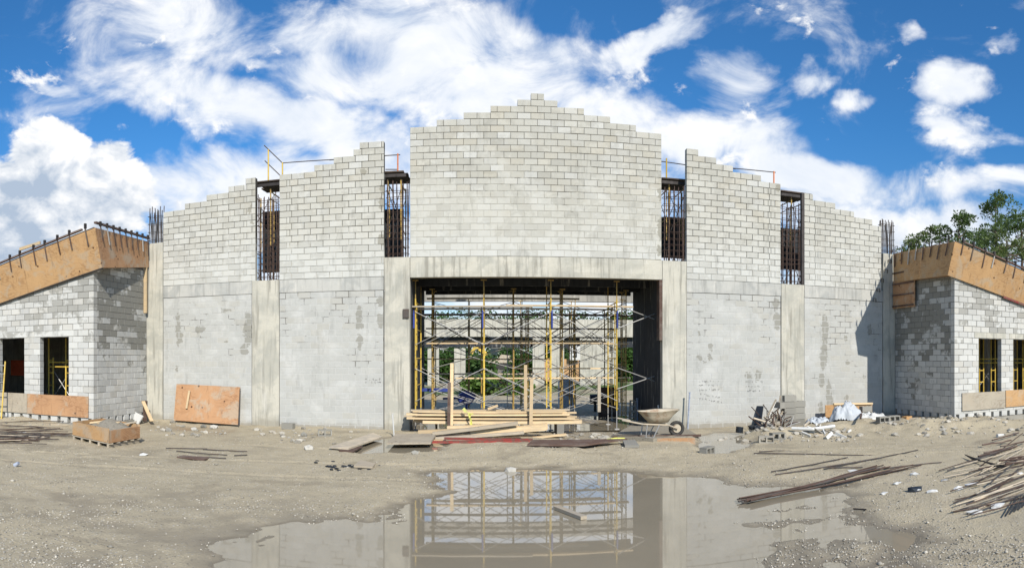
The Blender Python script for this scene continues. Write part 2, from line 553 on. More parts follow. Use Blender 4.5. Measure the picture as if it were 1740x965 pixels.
M = {}
M['block_upper'] = mat_block('block_upper', (0.468, 0.458, 0.408), mort=(5.6, 9.2, 0.75, 0.20, (0.40, 0.52)), damp=0.22, smear=0.36, warm=0.10, var=0.13, white=(5.1, 6.7), dampscale=1.3,
                             stains=[drip(*t) for t in ((692, 300, 5, 9), (688, 345, 6, 9), (690, 410, 6, 14), (1122, 330, 4, 12), (1122, 390, 5, 22), (1121, 425, 5, 10),
                                                        (651, 320, 6, 9), (648, 345, 5, 14), (649, 408, 7, 10), (1170, 355, 4, 8), (1322, 318, 7, 5), (425, 356, 4, 6), (428, 378, 4, 4), (618, 292, 6, 5))])
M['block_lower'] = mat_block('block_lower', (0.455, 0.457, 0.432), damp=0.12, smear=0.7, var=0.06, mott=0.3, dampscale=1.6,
                             stains=[drip(*t) for t in ((303, 560, 5, 36), (307, 575, 6, 12), (421, 560, 9, 34), (415, 595, 8, 12), (610, 535, 6, 18), (610, 552, 8, 8), (611, 580, 5, 14), (647, 512, 8, 7),
                                                        (647, 545, 7, 14), (1320, 545, 8, 18), (1318, 515, 9, 10), (1188, 566, 3, 6), (1207, 590, 4, 8), (1189, 607, 4, 6), (1207, 607, 5, 5), (1197, 616, 4, 3),
                                                        (1288, 637, 7, 12), (1272, 639, 7, 5), (1402, 560, 8, 34), (1400, 605, 9, 28), (1396, 645, 7, 16), (1408, 668, 6, 26), (1437, 575, 5, 6), (1440, 615, 5, 6), (1413, 690, 5, 20),
                                                        (1395, 692, 6, 14), (1438, 678, 5, 10), (1470, 640, 4, 4), (1478, 560, 6, 14), (300, 625, 4, 6), (385, 580, 4, 4), (340, 560, 12, 6), (385, 527, 12, 4))])
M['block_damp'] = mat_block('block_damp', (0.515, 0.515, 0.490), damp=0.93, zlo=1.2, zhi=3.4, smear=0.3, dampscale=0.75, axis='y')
M['block_wing'] = mat_block('block_wing', (0.53, 0.528, 0.50), damp=0.66, mott=0.6, zlo=2.2, zhi=4.9, smear=0.55, dampscale=1.1)
M['mortar_upper'] = mat_mortar('mortar_upper', 5.6, 9.2, scale=0.75, edge=(0.40, 0.52), dark=(0.05, 0.043, 0.034), light=(0.475, 0.463, 0.41), amp=0.20)
M['mortar_side'] = mat_mortar('mortar_side', 4.9, 7.2, scale=0.75, edge=(0.46, 0.58), dark=(0.05, 0.043, 0.034), light=(0.48, 0.472, 0.43), amp=0.16)
M['mortar_lower'] = mat_mortar('mortar_lower', 0.0, 5.0, scale=1.1, edge=(0.36, 0.46), dark=(0.09, 0.08, 0.07), light=(0.485, 0.488, 0.468))
M['mortar_wing'] = mat_mortar('mortar_wing', 0.0, 5.0, scale=0.9, edge=(0.46, 0.62), dark=(0.10, 0.095, 0.085), light=(0.46, 0.46, 0.44))
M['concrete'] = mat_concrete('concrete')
M['slurry'] = mat_concrete('slurry', (0.475, 0.47, 0.435), 0.55)
M['concrete_old'] = mat_concrete('concrete_old', (0.40, 0.385, 0.345), 0.6)
M['plywood'] = mat_plywood('plywood')
M['plywood_worn'] = mat_plywood('plywood_worn', (0.41, 0.235, 0.125), 0.6)
M['plywood_grey'] = mat_plywood('plywood_grey', (0.36, 0.32, 0.255), 0.8)
M['lumber'] = mat_wood('lumber')
M['lumber_grey'] = mat_wood('lumber_grey', (0.47, 0.40, 0.30), 0.6)
M['lumber_dark'] = mat_wood('lumber_dark', (0.105, 0.066, 0.052), 0.25)
M['rust'] = mat_plain('rust', (0.080, 0.050, 0.038), 0.75, 0.2, second=(0.05, 0.035, 0.03))
M['rebar_grey'] = mat_plain('rebar_grey', (0.085, 0.075, 0.068), 0.65, 0.4, second=(0.11, 0.06, 0.035))
M['yellow'] = mat_plain('yellow', (0.60, 0.42, 0.075), 0.5, second=(0.22, 0.12, 0.05), amt=0.5, edge=(.52, .66))
M['yellow_dull'] = mat_plain('yellow_dull', (0.40, 0.27, 0.08), 0.6, second=(0.12, 0.075, 0.04), amt=0.7)
M['zinc'] = mat_plain('zinc', (0.38, 0.375, 0.36), 0.5, 0.3, second=(0.34, 0.32, 0.29), amt=0.4)
M['steel_dark'] = mat_plain('steel_dark', (0.040, 0.034, 0.032), 0.6, 0.3)
M['deck'] = mat_plain('deck', (0.075, 0.055, 0.042), 0.85, scale=4.0)
M['blue'] = mat_plain('blue', (0.035, 0.06, 0.26), 0.45)
M['red_steel'] = mat_plain('red_steel', (0.25, 0.035, 0.028), 0.6, second=(0.13, 0.075, 0.055), amt=0.85, scale=5.0, edge=(.42, .58))
M['orange'] = mat_plain('orange', (0.62, 0.20, 0.07), 0.7)
M['white_plastic'] = mat_plain('white_plastic', (0.58, 0.58, 0.56), 0.45, var=0.08, second=(0.48, 0.45, 0.38), amt=0.5)
M['conduit'] = mat_plain('conduit', (0.36, 0.40, 0.48), 0.45, var=0.08)
M['tarp'] = mat_plain('tarp', (0.46, 0.49, 0.52), 0.55, var=0.1, scale=3.0, second=(0.42, 0.43, 0.42), amt=0.5)
M['black_plastic'] = mat_plain('black_plastic', (0.018, 0.022, 0.028), 0.35, var=0.2)
M['paper'] = mat_plain('paper', (0.58, 0.58, 0.56), 0.7, var=0.1)
M['hollow_block'] = mat_plain('hollow_block', (0.26, 0.25, 0.22), 0.93, var=0.2, scale=14.0, amt=0.4, second=(0.26, 0.245, 0.21), spec=0.2)
M['stone_pale'] = mat_plain('stone_pale', (0.46, 0.44, 0.39), 0.93, var=0.1, scale=12.0, spec=0.2)
M['rubble'] = mat_plain('rubble', (0.36, 0.335, 0.285), 0.95, var=0.35, scale=10.0, spec=0.15)
M['sand'] = mat_plain('sand', (0.25, 0.225, 0.18), 0.97, var=0.1, scale=20.0, spec=0.1, bump=0.5)
M['tape'] = mat_plain('tape', (0.55, 0.55, 0.13), 0.5, second=(0.10, 0.10, 0.05), scale=16.0)
M['rubber'] = mat_plain('rubber', (0.05, 0.048, 0.045), 0.8)
M['barrow'] = mat_plain('barrow', (0.47, 0.41, 0.31), 0.75, var=0.05, scale=6.0, second=(0.25, 0.12, 0.06), amt=0.6)
M['mesh_red'] = mat_plain('mesh_red', (0.55, 0.10, 0.05), 0.7)
M['bark'] = mat_plain('bark', (0.115, 0.08, 0.058), 0.95, scale=5.0)
M['shade_dark'] = mat_concrete('shade_dark', (0.045, 0.05, 0.058), 0.6)  # shade of the entrance bay put into a near-black base colour
M['glass_dark'] = mat_plain('glass_dark', (0.03, 0.045, 0.05), 0.1, spec=0.6)


def mat_leaf(name, a, b):
    m, n = material(name)
    p = n.pos()
    t = n.noise(p, 0.8, 4.0, 0.6)
    r = n.node('ShaderNodeNewGeometry').outputs['Random Per Island']
    c = n.mix(n.m('ADD', n.m('MULTIPLY', t, 0.6), n.m('MULTIPLY', r, 0.4)), a, b)
    bs = n.node('ShaderNodeBsdfPrincipled', {'Base Color': c, 'Roughness': 0.6, 'Specular IOR Level': 0.3})
    tr = n.node('ShaderNodeBsdfTranslucent', {'Color': n.mix(0.5, c, (0.16, 0.22, 0.03))})
    mx = n.node('ShaderNodeMixShader', {0: 0.25})
    n.t.links.new(bs.outputs[0], mx.inputs[1])
    n.t.links.new(tr.outputs[0], mx.inputs[2])
    o = n.node('ShaderNodeOutputMaterial')
    n.t.links.new(mx.outputs[0], o.inputs[0])
    return m


M['needles'] = mat_leaf('needles', (0.036, 0.078, 0.026), (0.15, 0.22, 0.06))
M['needles_pale'] = mat_leaf('needles_pale', (0.05, 0.085, 0.028), (0.19, 0.235, 0.075))
M['leaf'] = mat_leaf('leaf', (0.018, 0.050, 0.012), (0.075, 0.15, 0.03))
M['grass'] = mat_leaf('grass', (0.05, 0.11, 0.02), (0.13, 0.22, 0.045))


# ------------------------------------------------------------------ ground: one sheet with hollows that hold the puddles
def poly_sd(px, py, poly):
    """signed distance to a polygon, positive inside (numpy)"""
    inside = np.zeros(px.shape, bool)
    dist = np.full(px.shape, 1e9)
    n = len(poly)
    for i in range(n):
        x0, y0 = poly[i]
        x1, y1 = poly[(i + 1) % n]
        ex, ey = x1 - x0, y1 - y0
        t = np.clip(((px - x0) * ex + (py - y0) * ey) / (ex * ex + ey * ey + 1e-9), 0, 1)
        dist = np.minimum(dist, np.hypot(px - x0 - t * ex, py - y0 - t * ey))
        cond = ((y0 > py) != (y1 > py)) & (px < (x1 - x0) * (py - y0) / (y1 - y0 + 1e-12) + x0)
        inside ^= cond
    return np.where(inside, dist, -dist)


_perm = np.random.RandomState(3).rand(256, 256)


def vnoise(x, y):
    xi, yi = np.floor(x).astype(int), np.floor(y).astype(int)
    fx_, fy_ = x - xi, y - yi
    fx_, fy_ = fx_ * fx_ * (3 - 2 * fx_), fy_ * fy_ * (3 - 2 * fy_)
    g = lambda a, b: _perm[a % 256, b % 256]
    return (g(xi, yi) * (1 - fx_) + g(xi + 1, yi) * fx_) * (1 - fy_) + (g(xi, yi + 1) * (1 - fx_) + g(xi + 1, yi + 1) * fx_) * fy_


def fbm(x, y, f, octs=4, gain=0.5):
    a, s_, t = 1.0, 0.0, 0.0
    for k in range(octs):
        s_ = s_ + a * (vnoise(x * f + 17.3 * k, y * f - 9.1 * k) - 0.5)
        t += a
        a *= gain
        f *= 2.03
    return s_ / t * 2


def gpoly(pts):
    return [tuple(gp(*p)[:2]) for p in pts]


POOL = gpoly([(698, 803), (730, 799), (800, 796), (930, 795), (1060, 795), (1150, 799), (1215, 806), (1290, 818), (1380, 816), (1440, 822), (1470, 845), (1400, 862), (1330, 872), (1290, 890), (1350, 920),
              (1400, 965), (1420, 1100), (600, 1100), (400, 1000), (420, 935), (470, 888), (560, 882), (640, 884), (690, 862), (712, 835)])
SHALLOW = gpoly([(1470, 902), (1540, 885), (1620, 893), (1600, 930), (1640, 965), (1600, 1050), (1440, 1050), (1430, 950)])
FILM = [gpoly([(1300, 868), (1400, 852), (1470, 848), (1500, 880), (1490, 940), (1520, 1050), (1380, 1050), (1330, 930), (1290, 892)]), gpoly([(395, 905), (440, 880), (520, 872), (640, 876), (690, 862), (640, 900), (500, 905), (430, 935), (400, 1000), (330, 1000)]),
        gpoly([(905, 724), (1062, 718), (1095, 735), (1040, 747), (935, 752)])]
POND_A = gpoly([(598, 768), (640, 745), (700, 741), (752, 757), (742, 768), (660, 772), (615, 773)])
POND_B = gpoly([(1186, 758), (1196, 742), (1225, 736), (1285, 734), (1280, 748), (1240, 772), (1200, 774)])
HEAPS = []                                                        # (x, y, radius, height) of banked soil
for (a, b, rr_, hh) in ((262, 716, 1.2, .18), (340, 722, 1.3, .12), (450, 722, 1.6, .20), (560, 728, 1.6, .12), (1310, 742, 1.6, .20), (1420, 735, 1.6, .20), (1500, 728, 1.6, .2), (1560, 735, 2.0, .22), (1660, 728, 2.2, .25),
                        (1150, 752, .9, .10), (930, 774, 1.6, .10), (830, 773, 1.2, .08), (1110, 772, 1.4, .07), (40, 724, 2.5, .2), (120, 722, 1.2, .15)):
    q = gp(a, b)
    HEAPS.append((q.x, q.y, rr_, hh))


RUTS = [(-6.0, 12.2, .22, 5.5), (-6.4, 10.6, .22, 5.5), (8.6, 12.6, -.45, 4.5), (9.6, 11.1, -.45, 4.5), (-3.6, 14.6, -.1, 3.0)]


def gz(x, y):
    x, y = np.asarray(x, float), np.asarray(y, float)
    z = 0.058 + 0.040 * fbm(x, y, 0.28, 3) + 0.026 * fbm(x + 40, y, 1.3, 4, 0.55) + 0.017 * fbm(x, y + 60, 6.0, 3, 0.6)
    wob = 0.7 * fbm(x + 9, y - 5, 0.9, 5, 0.65)
    for (rx_, ry_, an_, ln_) in RUTS:
        cu, su = math.cos(an_), math.sin(an_)
        a_ = (x - rx_) * cu + (y - ry_) * su
        b_ = -(x - rx_) * su + (y - ry_) * cu + 0.02 * a_ * a_ + 0.08 * fbm(x, y, 1.2, 2)
        z = z + (0.026 * np.exp(-((np.abs(b_) - .17) / .06) ** 2) - 0.034 * np.exp(-(b_ / .11) ** 2)) * np.clip((ln_ - np.abs(a_)) / .8, 0, 1) * (.7 + .5 * fbm(x, y, 2.0, 2))
    d = poly_sd(x, y, POOL) + wob
    z = z - 0.105 * np.clip(d / 1.1 + 0.25, 0, 1) - 0.02 * np.clip(d / 3.0, 0, 1)
    d = poly_sd(x, y, SHALLOW) + wob
    z = z - 0.062 * np.clip(d / 0.8 + 0.3, 0, 1)
    for P_ in FILM:
        d = poly_sd(x, y, P_) + 0.6 * wob
        z = z - 0.037 * np.clip(d / 0.9 + 0.35, 0, 1)
    for P_ in (POND_A, POND_B):
        d = poly_sd(x, y, P_) + 0.4 * wob
        z = z - 0.13 * np.clip(d / 0.5 + 0.5, 0, 1)
    for (hx, hy, r_, h_) in HEAPS:
        dd = ((x - hx) ** 2 + ((y - hy) * 1.5) ** 2) / (r_ * r_)
        z = z + h_ * np.exp(-dd * 1.6) * (1 + 0.5 * fbm(x, y, 2.2, 3))
    inside = np.clip((y - 18.6) / 0.5, 0, 1) * np.clip((24.5 - y) / 0.5, 0, 1) * np.clip((x + 2.6) / .2, 0, 1) * np.clip((5.4 - x) / .2, 0, 1)
    z = z - 0.045 * inside
    fade = np.clip((y - 45) / 30, 0, 1) + np.clip((np.abs(x) - 30) / 30, 0, 1)
    z = z * (1 - np.clip(fade, 0, 1)) + 0.02 * np.clip(fade, 0, 1)
    back = np.clip((y - 38) / 12, 0, 1) * np.clip((70 - y) / 10, 0, 1)
    return z + 0.35 * back


def gz1(x, y):
    i = min(max(int(np.searchsorted(xs, x)) - 1, 0), nx - 2)
    j = min(max(int(np.searchsorted(ys, y)) - 1, 0), ny - 2)
    u, v = (x - xs[i]) / (xs[i + 1] - xs[i]), (y - ys[j]) / (ys[j + 1] - ys[j])
    return float((gzv[j, i] * (1 - u) + gzv[j, i + 1] * u) * (1 - v) + (gzv[j + 1, i] * (1 - u) + gzv[j + 1, i + 1] * u) * v)


def on_ground(px, py, dz=0.0):
    q = gp(px, py, 0.05)
    return Vector((q.x, q.y, gz1(q.x, q.y) + dz))


xs = np.concatenate([-np.geomspace(900, 24, 16)[:-1], np.arange(-24, 26.01, 0.085), np.geomspace(26, 900, 16)[1:]])
ys = np.concatenate([np.array([-200, -60, -20, -6, 0, 2.5, 4.0]), np.arange(5.0, 20.0, 0.085), np.arange(20.0, 30, 0.3), np.geomspace(30, 1500, 34)])
gx, gy = np.meshgrid(xs, ys)
gzv = gz(gx, gy)
gme = bpy.data.meshes.new('ground')
nx, ny = len(xs), len(ys)
verts = np.stack([gx, gy, gzv], -1).reshape(-1, 3)
idx = np.arange(nx * ny).reshape(ny, nx)
quads = np.stack([idx[:-1, :-1], idx[:-1, 1:], idx[1:, 1:], idx[1:, :-1]], -1).reshape(-1, 4)
gme.vertices.add(len(verts))
gme.vertices.foreach_set('co', verts.ravel().astype(np.float32))
gme.loops.add(quads.size)
gme.loops.foreach_set('vertex_index', quads.ravel().astype(np.int32))
gme.polygons.add(len(quads))
gme.polygons.foreach_set('loop_start', (np.arange(len(quads)) * 4).astype(np.int32))
gme.polygons.foreach_set('use_smooth', np.ones(len(quads), bool))
gme.update(calc_edges=True)
ground = bpy.data.objects.new('ground', gme)
COL.objects.link(ground)
tag(ground, 'pale sandy building-site ground with gravel and wet hollows', kind='structure')

m, n = material('sandy_ground')
p = n.pos()
x, y, z = n.sep(p)
flat = n.comb(x, y, 0.0)
big = n.noise(flat, 0.35, 5.0, 0.6, 0.4)
mid = n.noise(flat, 2.2, 6.0, 0.62)
fine = n.noise(flat, 22.0, 5.0, 0.7)
c = n.mix(n.ss(big, 0.35, 0.7), (0.475, 0.405, 0.275), (0.40, 0.343, 0.235))
c = n.mix(n.m('MULTIPLY', n.ss(mid, 0.45, 0.7), 0.5), c, (0.50, 0.43, 0.305))
c = n.mix(n.lin(fine, 0.32, 0.68, 0.0, 0.6), c, (0.27, 0.237, 0.175))
v1 = n.voro(flat, 26.0, out='Color')
va, vb, vc = n.sep(v1)
vd = n.voro(flat, 26.0)
c = n.mix(n.m('MULTIPLY', n.m('MULTIPLY', n.ss(va, 0.72, 0.8), n.ss(vd, 0.42, 0.25)), n.ss(mid, 0.40, 0.56)), c, (0.50, 0.48, 0.42))
c = n.mix(n.m('MULTIPLY', n.m('MULTIPLY', n.ss(vb, 0.86, 0.92), n.ss(vd, 0.4, 0.25)), 0.8), c, (0.13, 0.115, 0.10))
zz = n.m('ADD', z, n.m('MULTIPLY', n.m('SUBTRACT', mid, 0.5), 0.030))
wet = n.ss(zz, 0.052, 0.012)
damp = n.m('MULTIPLY', n.ss(n.noise(n.vm('ADD', flat, (31, 7, 0)), 0.55, 7.0, 0.66, 0.5), 0.55, 0.63), 0.62)
wt = n.m('MAXIMUM', wet, damp)
c = n.mix(n.m('MULTIPLY', wt, 0.72), c, (0.20, 0.168, 0.12))
c = n.mix(n.m('MULTIPLY', n.ss(zz, 0.020, 0.002), 0.6), c, (0.135, 0.112, 0.08))
grassy = n.m('MULTIPLY', n.ss(y, 36.0, 39.0), n.ss(n.noise(flat, 0.12, 4.0), 0.42, 0.55))
c = n.mix(grassy, c, (0.07, 0.12, 0.03))
rough = n.m('SUBTRACT', 0.95, n.m('MULTIPLY', wet, 0.62))
hgt = n.m('ADD', n.m('ADD', fine, n.m('MULTIPLY', mid, 1.2)), n.m('MULTIPLY', n.ss(vd, 0.5, 0.1), 0.5))
n.pbr(c, rough, n.bump(hgt, n.lin(wet, 0, 1, 0.75, 0.2), 0.02), spec=0.35)
gme.materials.append(m)

m, n = material('muddy_water')
p = n.pos()
c = n.mix(n.ss(n.noise(p, 0.5, 4.0, 0.6), 0.35, 0.7), (0.30, 0.26, 0.19), (0.27, 0.235, 0.172))
n.pbr(c, 0.02, n.bump(n.noise(n.vm('MULTIPLY', p, (1.0, 2.0, 1.0)), 1.2, 2.0, 0.5), 0.012, 0.02), spec=0.5, IOR=2.0)
M['water'] = m
WATER = MB()
WATER.add([(-9, 2.6, 0), (16, 2.6, 0), (16, 18.75, 0), (-9, 18.75, 0)], [(0, 1, 2, 3)])
puddle = WATER.build('puddle', M['water'])
tag(puddle, 'still muddy rain water lying in the hollows of the ground', kind='structure')
wfl = MB()
wfl.add([(-2.4, 19.15, 0.012), (5.15, 19.15, 0.012), (5.15, 33, 0.012), (-2.4, 33, 0.012)], [(0, 1, 2, 3)])
tag(wfl.build('puddle', M['water']), 'thin sheet of rain water on the floor of the hall', kind='structure')

# ------------------------------------------------------------------ masonry
BW, BH, JT = 0.4064, 0.2032, 0.014
_bmesh = {}


def block_mesh(wd, ht, dep, mat):
    key = (round(wd, 2), round(ht, 3), dep, mat.name)
    if key not in _bmesh:
        a, h, c = key[0] / 2, ht, 0.005
        v = [(-a + c, 0, c), (a - c, 0, c), (a - c, 0, h - c), (-a + c, 0, h - c),
             (-a, c, 0), (a, c, 0), (a, c, h), (-a, c, h), (-a, dep, 0), (a, dep, 0), (a, dep, h), (-a, dep, h)]
        f = [(0, 1, 2, 3), (4, 5, 1, 0), (5, 6, 2, 1), (6, 7, 3, 2), (7, 4, 0, 3), (8, 9, 5, 4), (9, 10, 6, 5), (10, 11, 7, 6), (11, 8, 4, 7), (9, 8, 11, 10)]
        me = bpy.data.meshes.new('block')
        me.from_pydata(v, [], f)
        me.materials.append(mat)
        me.update()
        _bmesh[key] = me
    return _bmesh[key]


def masonry(parent, name, origin, rotz, u_sign, spans, courses, z0, bmat, mmat, recess=0.009, gaps=(), anchor=0.0, cap=300, jit=0.003, dep=0.19, label=None, skip=(), closers=None):
    """a wall: the mortar core is the part, every unit laid in it a child of it.
    origin: where u = 0 on the front face; spans(i): stretches of u covered by course i; rotz turns the front (-y) to its side."""
    rm = Matrix.Rotation(rotz, 3, 'Z')
    du = rm @ Vector((1, 0, 0)) * u_sign
    dn = rm @ Vector((0, -1, 0))
    origin = Vector(origin)
    core, cells = MB(), []
    for i in range(courses):
        za = z0 + i * BH
        for (ua, ub) in spans(i):
            if ub - ua < 0.05:
                continue
            off = anchor + (i % 2) * BW / 2
            k = math.floor((ua - off) / BW)
            cuts = [ua]
            while True:
                k += 1
                e = off + k * BW
                if e >= ub - 0.06:
                    break
                if e > ua + 0.06:
                    cuts.append(e)
            if closers and i % 2 == closers[1] and ua < closers[0] < ub:
                cuts = sorted([c for c in cuts if abs(c - closers[0]) > .12] + [closers[0] - .05, closers[0] + .05])
            cuts.append(ub)
            for a, b in zip(cuts[:-1], cuts[1:]):
                if i in gaps:
                    if b - a > 0.15:
                        cells.append((a + .004, b - 0.125, za, i))
                else:
                    cells.append((a, b - JT, za, i))
            if i not in gaps:
                p0, p1 = origin + du * (ua + .004), origin + du * (ub - .012)
                q0, q1 = p0 - dn * recess, p0 - dn * (dep - .004)
                r0, r1 = p1 - dn * recess, p1 - dn * (dep - .004)
                dn_ = JT + .004 if i else 0.0                    # each course sits on the bed of the one below
                base = Vector((0, 0, za - dn_))
                hi = Vector((0, 0, BH - JT - 0.004 + dn_))
                core.add([q0 + base, r0 + base, r1 + base, q1 + base, q0 + base + hi, r0 + base + hi, r1 + base + hi, q1 + base + hi], MB.BF)
    wall = core.build(name, mmat, parent)
    if label:
        wall['label'] = label
    off = absloc(parent)
    ccam = Vector((0, 0, CAM_Z))

    def centre(c):
        return origin + du * ((c[0] + c[1]) / 2) + Vector((0, 0, c[2]))
    cells.sort(key=lambda c: (centre(c) - ccam).length)
    rest = MB()
    rr = random.Random(len(cells))
    for j, c in enumerate(cells):
        pos = centre(c) + dn * rr.uniform(-jit, jit) + Vector((0, 0, rr.uniform(-.003, .003)))
        wd = c[1] - c[0]
        ht = BH - JT
        if j < cap:
            o = bpy.data.objects.new('block', block_mesh(wd, ht, dep, bmat))
            COL.objects.link(o)
            o.parent = wall
            o.location = pos - off
            o.rotation_euler = (rr.uniform(-.004, .004), rr.uniform(-.003, .003), rotz + rr.uniform(-.005, .005))
        else:
            me = block_mesh(wd, ht, dep, bmat)
            rest.add([rm @ v.co + pos for v in me.vertices], [tuple(p.vertices) for p in me.polygons])
    if rest.v:
        rest.build('upper_blocks', bmat, wall, kind='stuff')
    return wall


def cut(spans, lo, hi):
    out = []
    for a, b in spans:
        if hi <= a or lo >= b:
            out.append((a, b))
            continue
        if lo - a > 0.05:
            out.append((a, lo))
        if b - hi > 0.05:
            out.append((hi, b))
    return out


# ------------------------------------------------------------------ the hall front
Y0 = 18.9
Z_SIDE, Z_MID = 4.90, 5.49
XL, XR = fx(250), fx(1520)
hall = thing('unfinished_hall', 'grey concrete-block hall front with stepped gable and wide scaffold-filled opening', 'building', (fx(911), Y0, 0))


def stepped(x_end, left_n, steps):
    """steps: (px from which the course count holds, courses)"""
    def spans(i):
        out = []
        for (pa, pb, nn) in steps:
            if i < nn:
                a, b = fx(pa), fx(pb)
                if out and abs(out[-1][1] - a) < 1e-6:
                    out[-1] = (out[-1][0], b)
                else:
                    out.append((a, b))
        return out
    return spans


panels = [
    ('block_wall', [(277.5, 314, 13), (314, 351, 14), (351, 388, 15), (388, 417, 16), (417, 434.5, 17)], 17, Z_SIDE, 'stepped upper block panel beside the left wing', fx(417)),
    ('block_wall', [(475, 534, 17), (534, 567, 18), (567, 600.6, 19), (600.6, 611, 20), (611, 653, 21)], 21, Z_SIDE, 'stepped upper block panel left of the tall gable', fx(490)),
    ('block_wall', [(1167, 1187.4, 21), (1187.4, 1218, 20), (1218, 1246, 19), (1246, 1294, 18), (1294, 1327, 17)], 21, Z_SIDE, 'stepped upper block panel right of the tall gable', fx(1308)),
    ('block_wall', [(1367, 1382, 16), (1382, 1420, 15), (1420, 1452, 14), (1452, 1483, 13), (1483, 1498, 12)], 16, Z_SIDE, 'stepped upper block panel beside the right wing', fx(1388)),
]
for nm, st, nc, zz, lab, cl in panels:
    masonry(hall, nm, (0, Y0, 0), 0, 1, stepped(0, 0, st), nc, zz, M['block_upper'], M['mortar_side'], recess=0.016, anchor=fx(st[0][0]), label=lab, closers=(cl, 1))
TW0 = fx(697)
TWN = (fx(1124.5) - TW0) / 19.0


def tower(i):
    if i < 20:
        return [(TW0, TW0 + 19 * TWN)]
    k = i - 19
    if k < 4:
        return [(TW0 + 2 * k * TWN, TW0 + (19 - 2 * k) * TWN)]
    return [(TW0 + 8 * TWN, TW0 + 11 * TWN)] if k == 4 else [(TW0 + 9 * TWN, TW0 + 10 * TWN)]


BW_OLD = BW
BW = TWN
masonry(hall, 'block_wall', (0, Y0, 0), 0, 1, tower, 25, Z_MID, M['block_upper'], M['mortar_upper'], recess=0.010, anchor=TW0 + TWN / 2, label='tall stepped gable panel of pale blocks over the opening')
BW = BW_OLD
low = [(277.5, 428, 'smeared lower block panel behind the leaning plywood sheet'), (475, 652, 'smeared lower block panel left of the opening'),
       (1167, 1327, 'smeared lower block panel with pencilled notes right of the opening'), (1367, 1500, 'stained lower block panel beside the right wing')]
for a, b, lab in low:
    xa, xb = fx(a), fx(b)
    masonry(hall, 'block_wall', (0, Y0 + .004, 0), 0, 1, lambda i: [(xa, xb)], 22, 0.0, M['block_lower'], M['mortar_lower'], recess=0.004, anchor=xa, jit=0.0015, label=lab)
    beam = MB()
    beam.box((xa, Y0 - .006, 22 * BH + .002), (xb, Y0 + .2, Z_SIDE - .012))
    beam.build('concrete_beam', M['slurry'], hall)


def rough_box(lo, hi, nu=6, nv=10, amp=0.006, seed=1):
    """concrete member with a slightly uneven cast face"""
    mb = MB()
    mb.box((lo[0], lo[1] + .012, lo[2]), hi)
    rr = random.Random(seed)
    vs, fs = [], []
    for j in range(nv + 1):
        for i in range(nu + 1):
            e = i in (0, nu) or j in (0, nv)
            vs.append((lo[0] + (hi[0] - lo[0]) * i / nu, lo[1] + (.012 if e else rr.uniform(-amp, amp)), lo[2] + (hi[2] - lo[2]) * j / nv))
    for j in range(nv):
        for i in range(nu):
            a = j * (nu + 1) + i
            fs.append((a, a + 1, a + nu + 2, a + nu + 1))
    mb.f = [f for k, f in enumerate(mb.f) if k != 2]
    mb.mi = [0] * len(mb.f)
    mb.add(vs, fs)
    return mb


cols = [(246, 277, 6.46), (428.5, 474.5, Z_SIDE), (653, 696.5, Z_MID), (1125.5, 1166.5, Z_MID - .02), (1327.5, 1366.5, Z_SIDE), (1500.5, 1524, 6.32)]
for k, (a, b, zt) in enumerate(cols):
    rough_box((fx(a) + .004, Y0 - .022, -0.1), (fx(b) - .004, Y0 + .28, zt), seed=k).build('concrete_column', M['concrete'], hall)
rough_box((fx(697) + .002, Y0 - .016, 4.85), (fx(1125) - .002, Y0 + .26, Z_MID - .012), 30, 4, .005, 77).build('concrete_beam', M['concrete'], hall, label='long concrete beam across the top of the opening')
# small electrical box on the column left of the opening
eb = MB()
q = fp(690, 533, Y0)
eb.box((q.x - .09, Y0 - .075, q.z - .14), (q.x + .09, Y0 - .0225, q.z + .14))
eb.box((q.x - .07, Y0 - .085, q.z - .12), (q.x + .07, Y0 - .0752, q.z + .12))
eb.build('junction_box', M['rebar_grey'], hall, label='small dark junction box on the column')
# rusty steel angle on the right jamb, upper half
ang = MB()
ang.box((fx(1125) - .09, Y0 - .024, 2.9), (fx(1125) + .005, Y0 + .3, 4.84))
ang.build('steel_jamb', M['lumber_dark'], hall)
# walls running back from the opening, the beam and gable behind
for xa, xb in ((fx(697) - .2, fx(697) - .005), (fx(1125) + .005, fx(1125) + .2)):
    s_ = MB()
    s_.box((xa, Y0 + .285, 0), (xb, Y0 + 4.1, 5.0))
    s_.build('inner_wall', M['shade_dark'], hall)
s_ = MB()
s_.box((fx(697) - 1.5, 26.3, 4.80), (fx(1125) + 1.5, 26.6, 5.42))
s_.build('inner_beam', M['concrete_old'], hall)
for xx in (-3.6, 6.6):
    s_ = MB()
    s_.box((xx, 26.32, 0), (xx + .35, 26.58, 4.799))
    s_.build('inner_column', M['concrete_old'], hall)
# roof slab over the entrance bay behind the front beam
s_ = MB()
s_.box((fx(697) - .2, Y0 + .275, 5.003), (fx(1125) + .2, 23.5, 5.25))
s_.build('entrance_roof', M['shade_dark'], hall)
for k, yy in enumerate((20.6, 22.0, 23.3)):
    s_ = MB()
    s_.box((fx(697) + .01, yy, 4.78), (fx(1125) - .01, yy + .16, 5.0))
    s_.build('roof_joist', M['shade_dark'], hall)
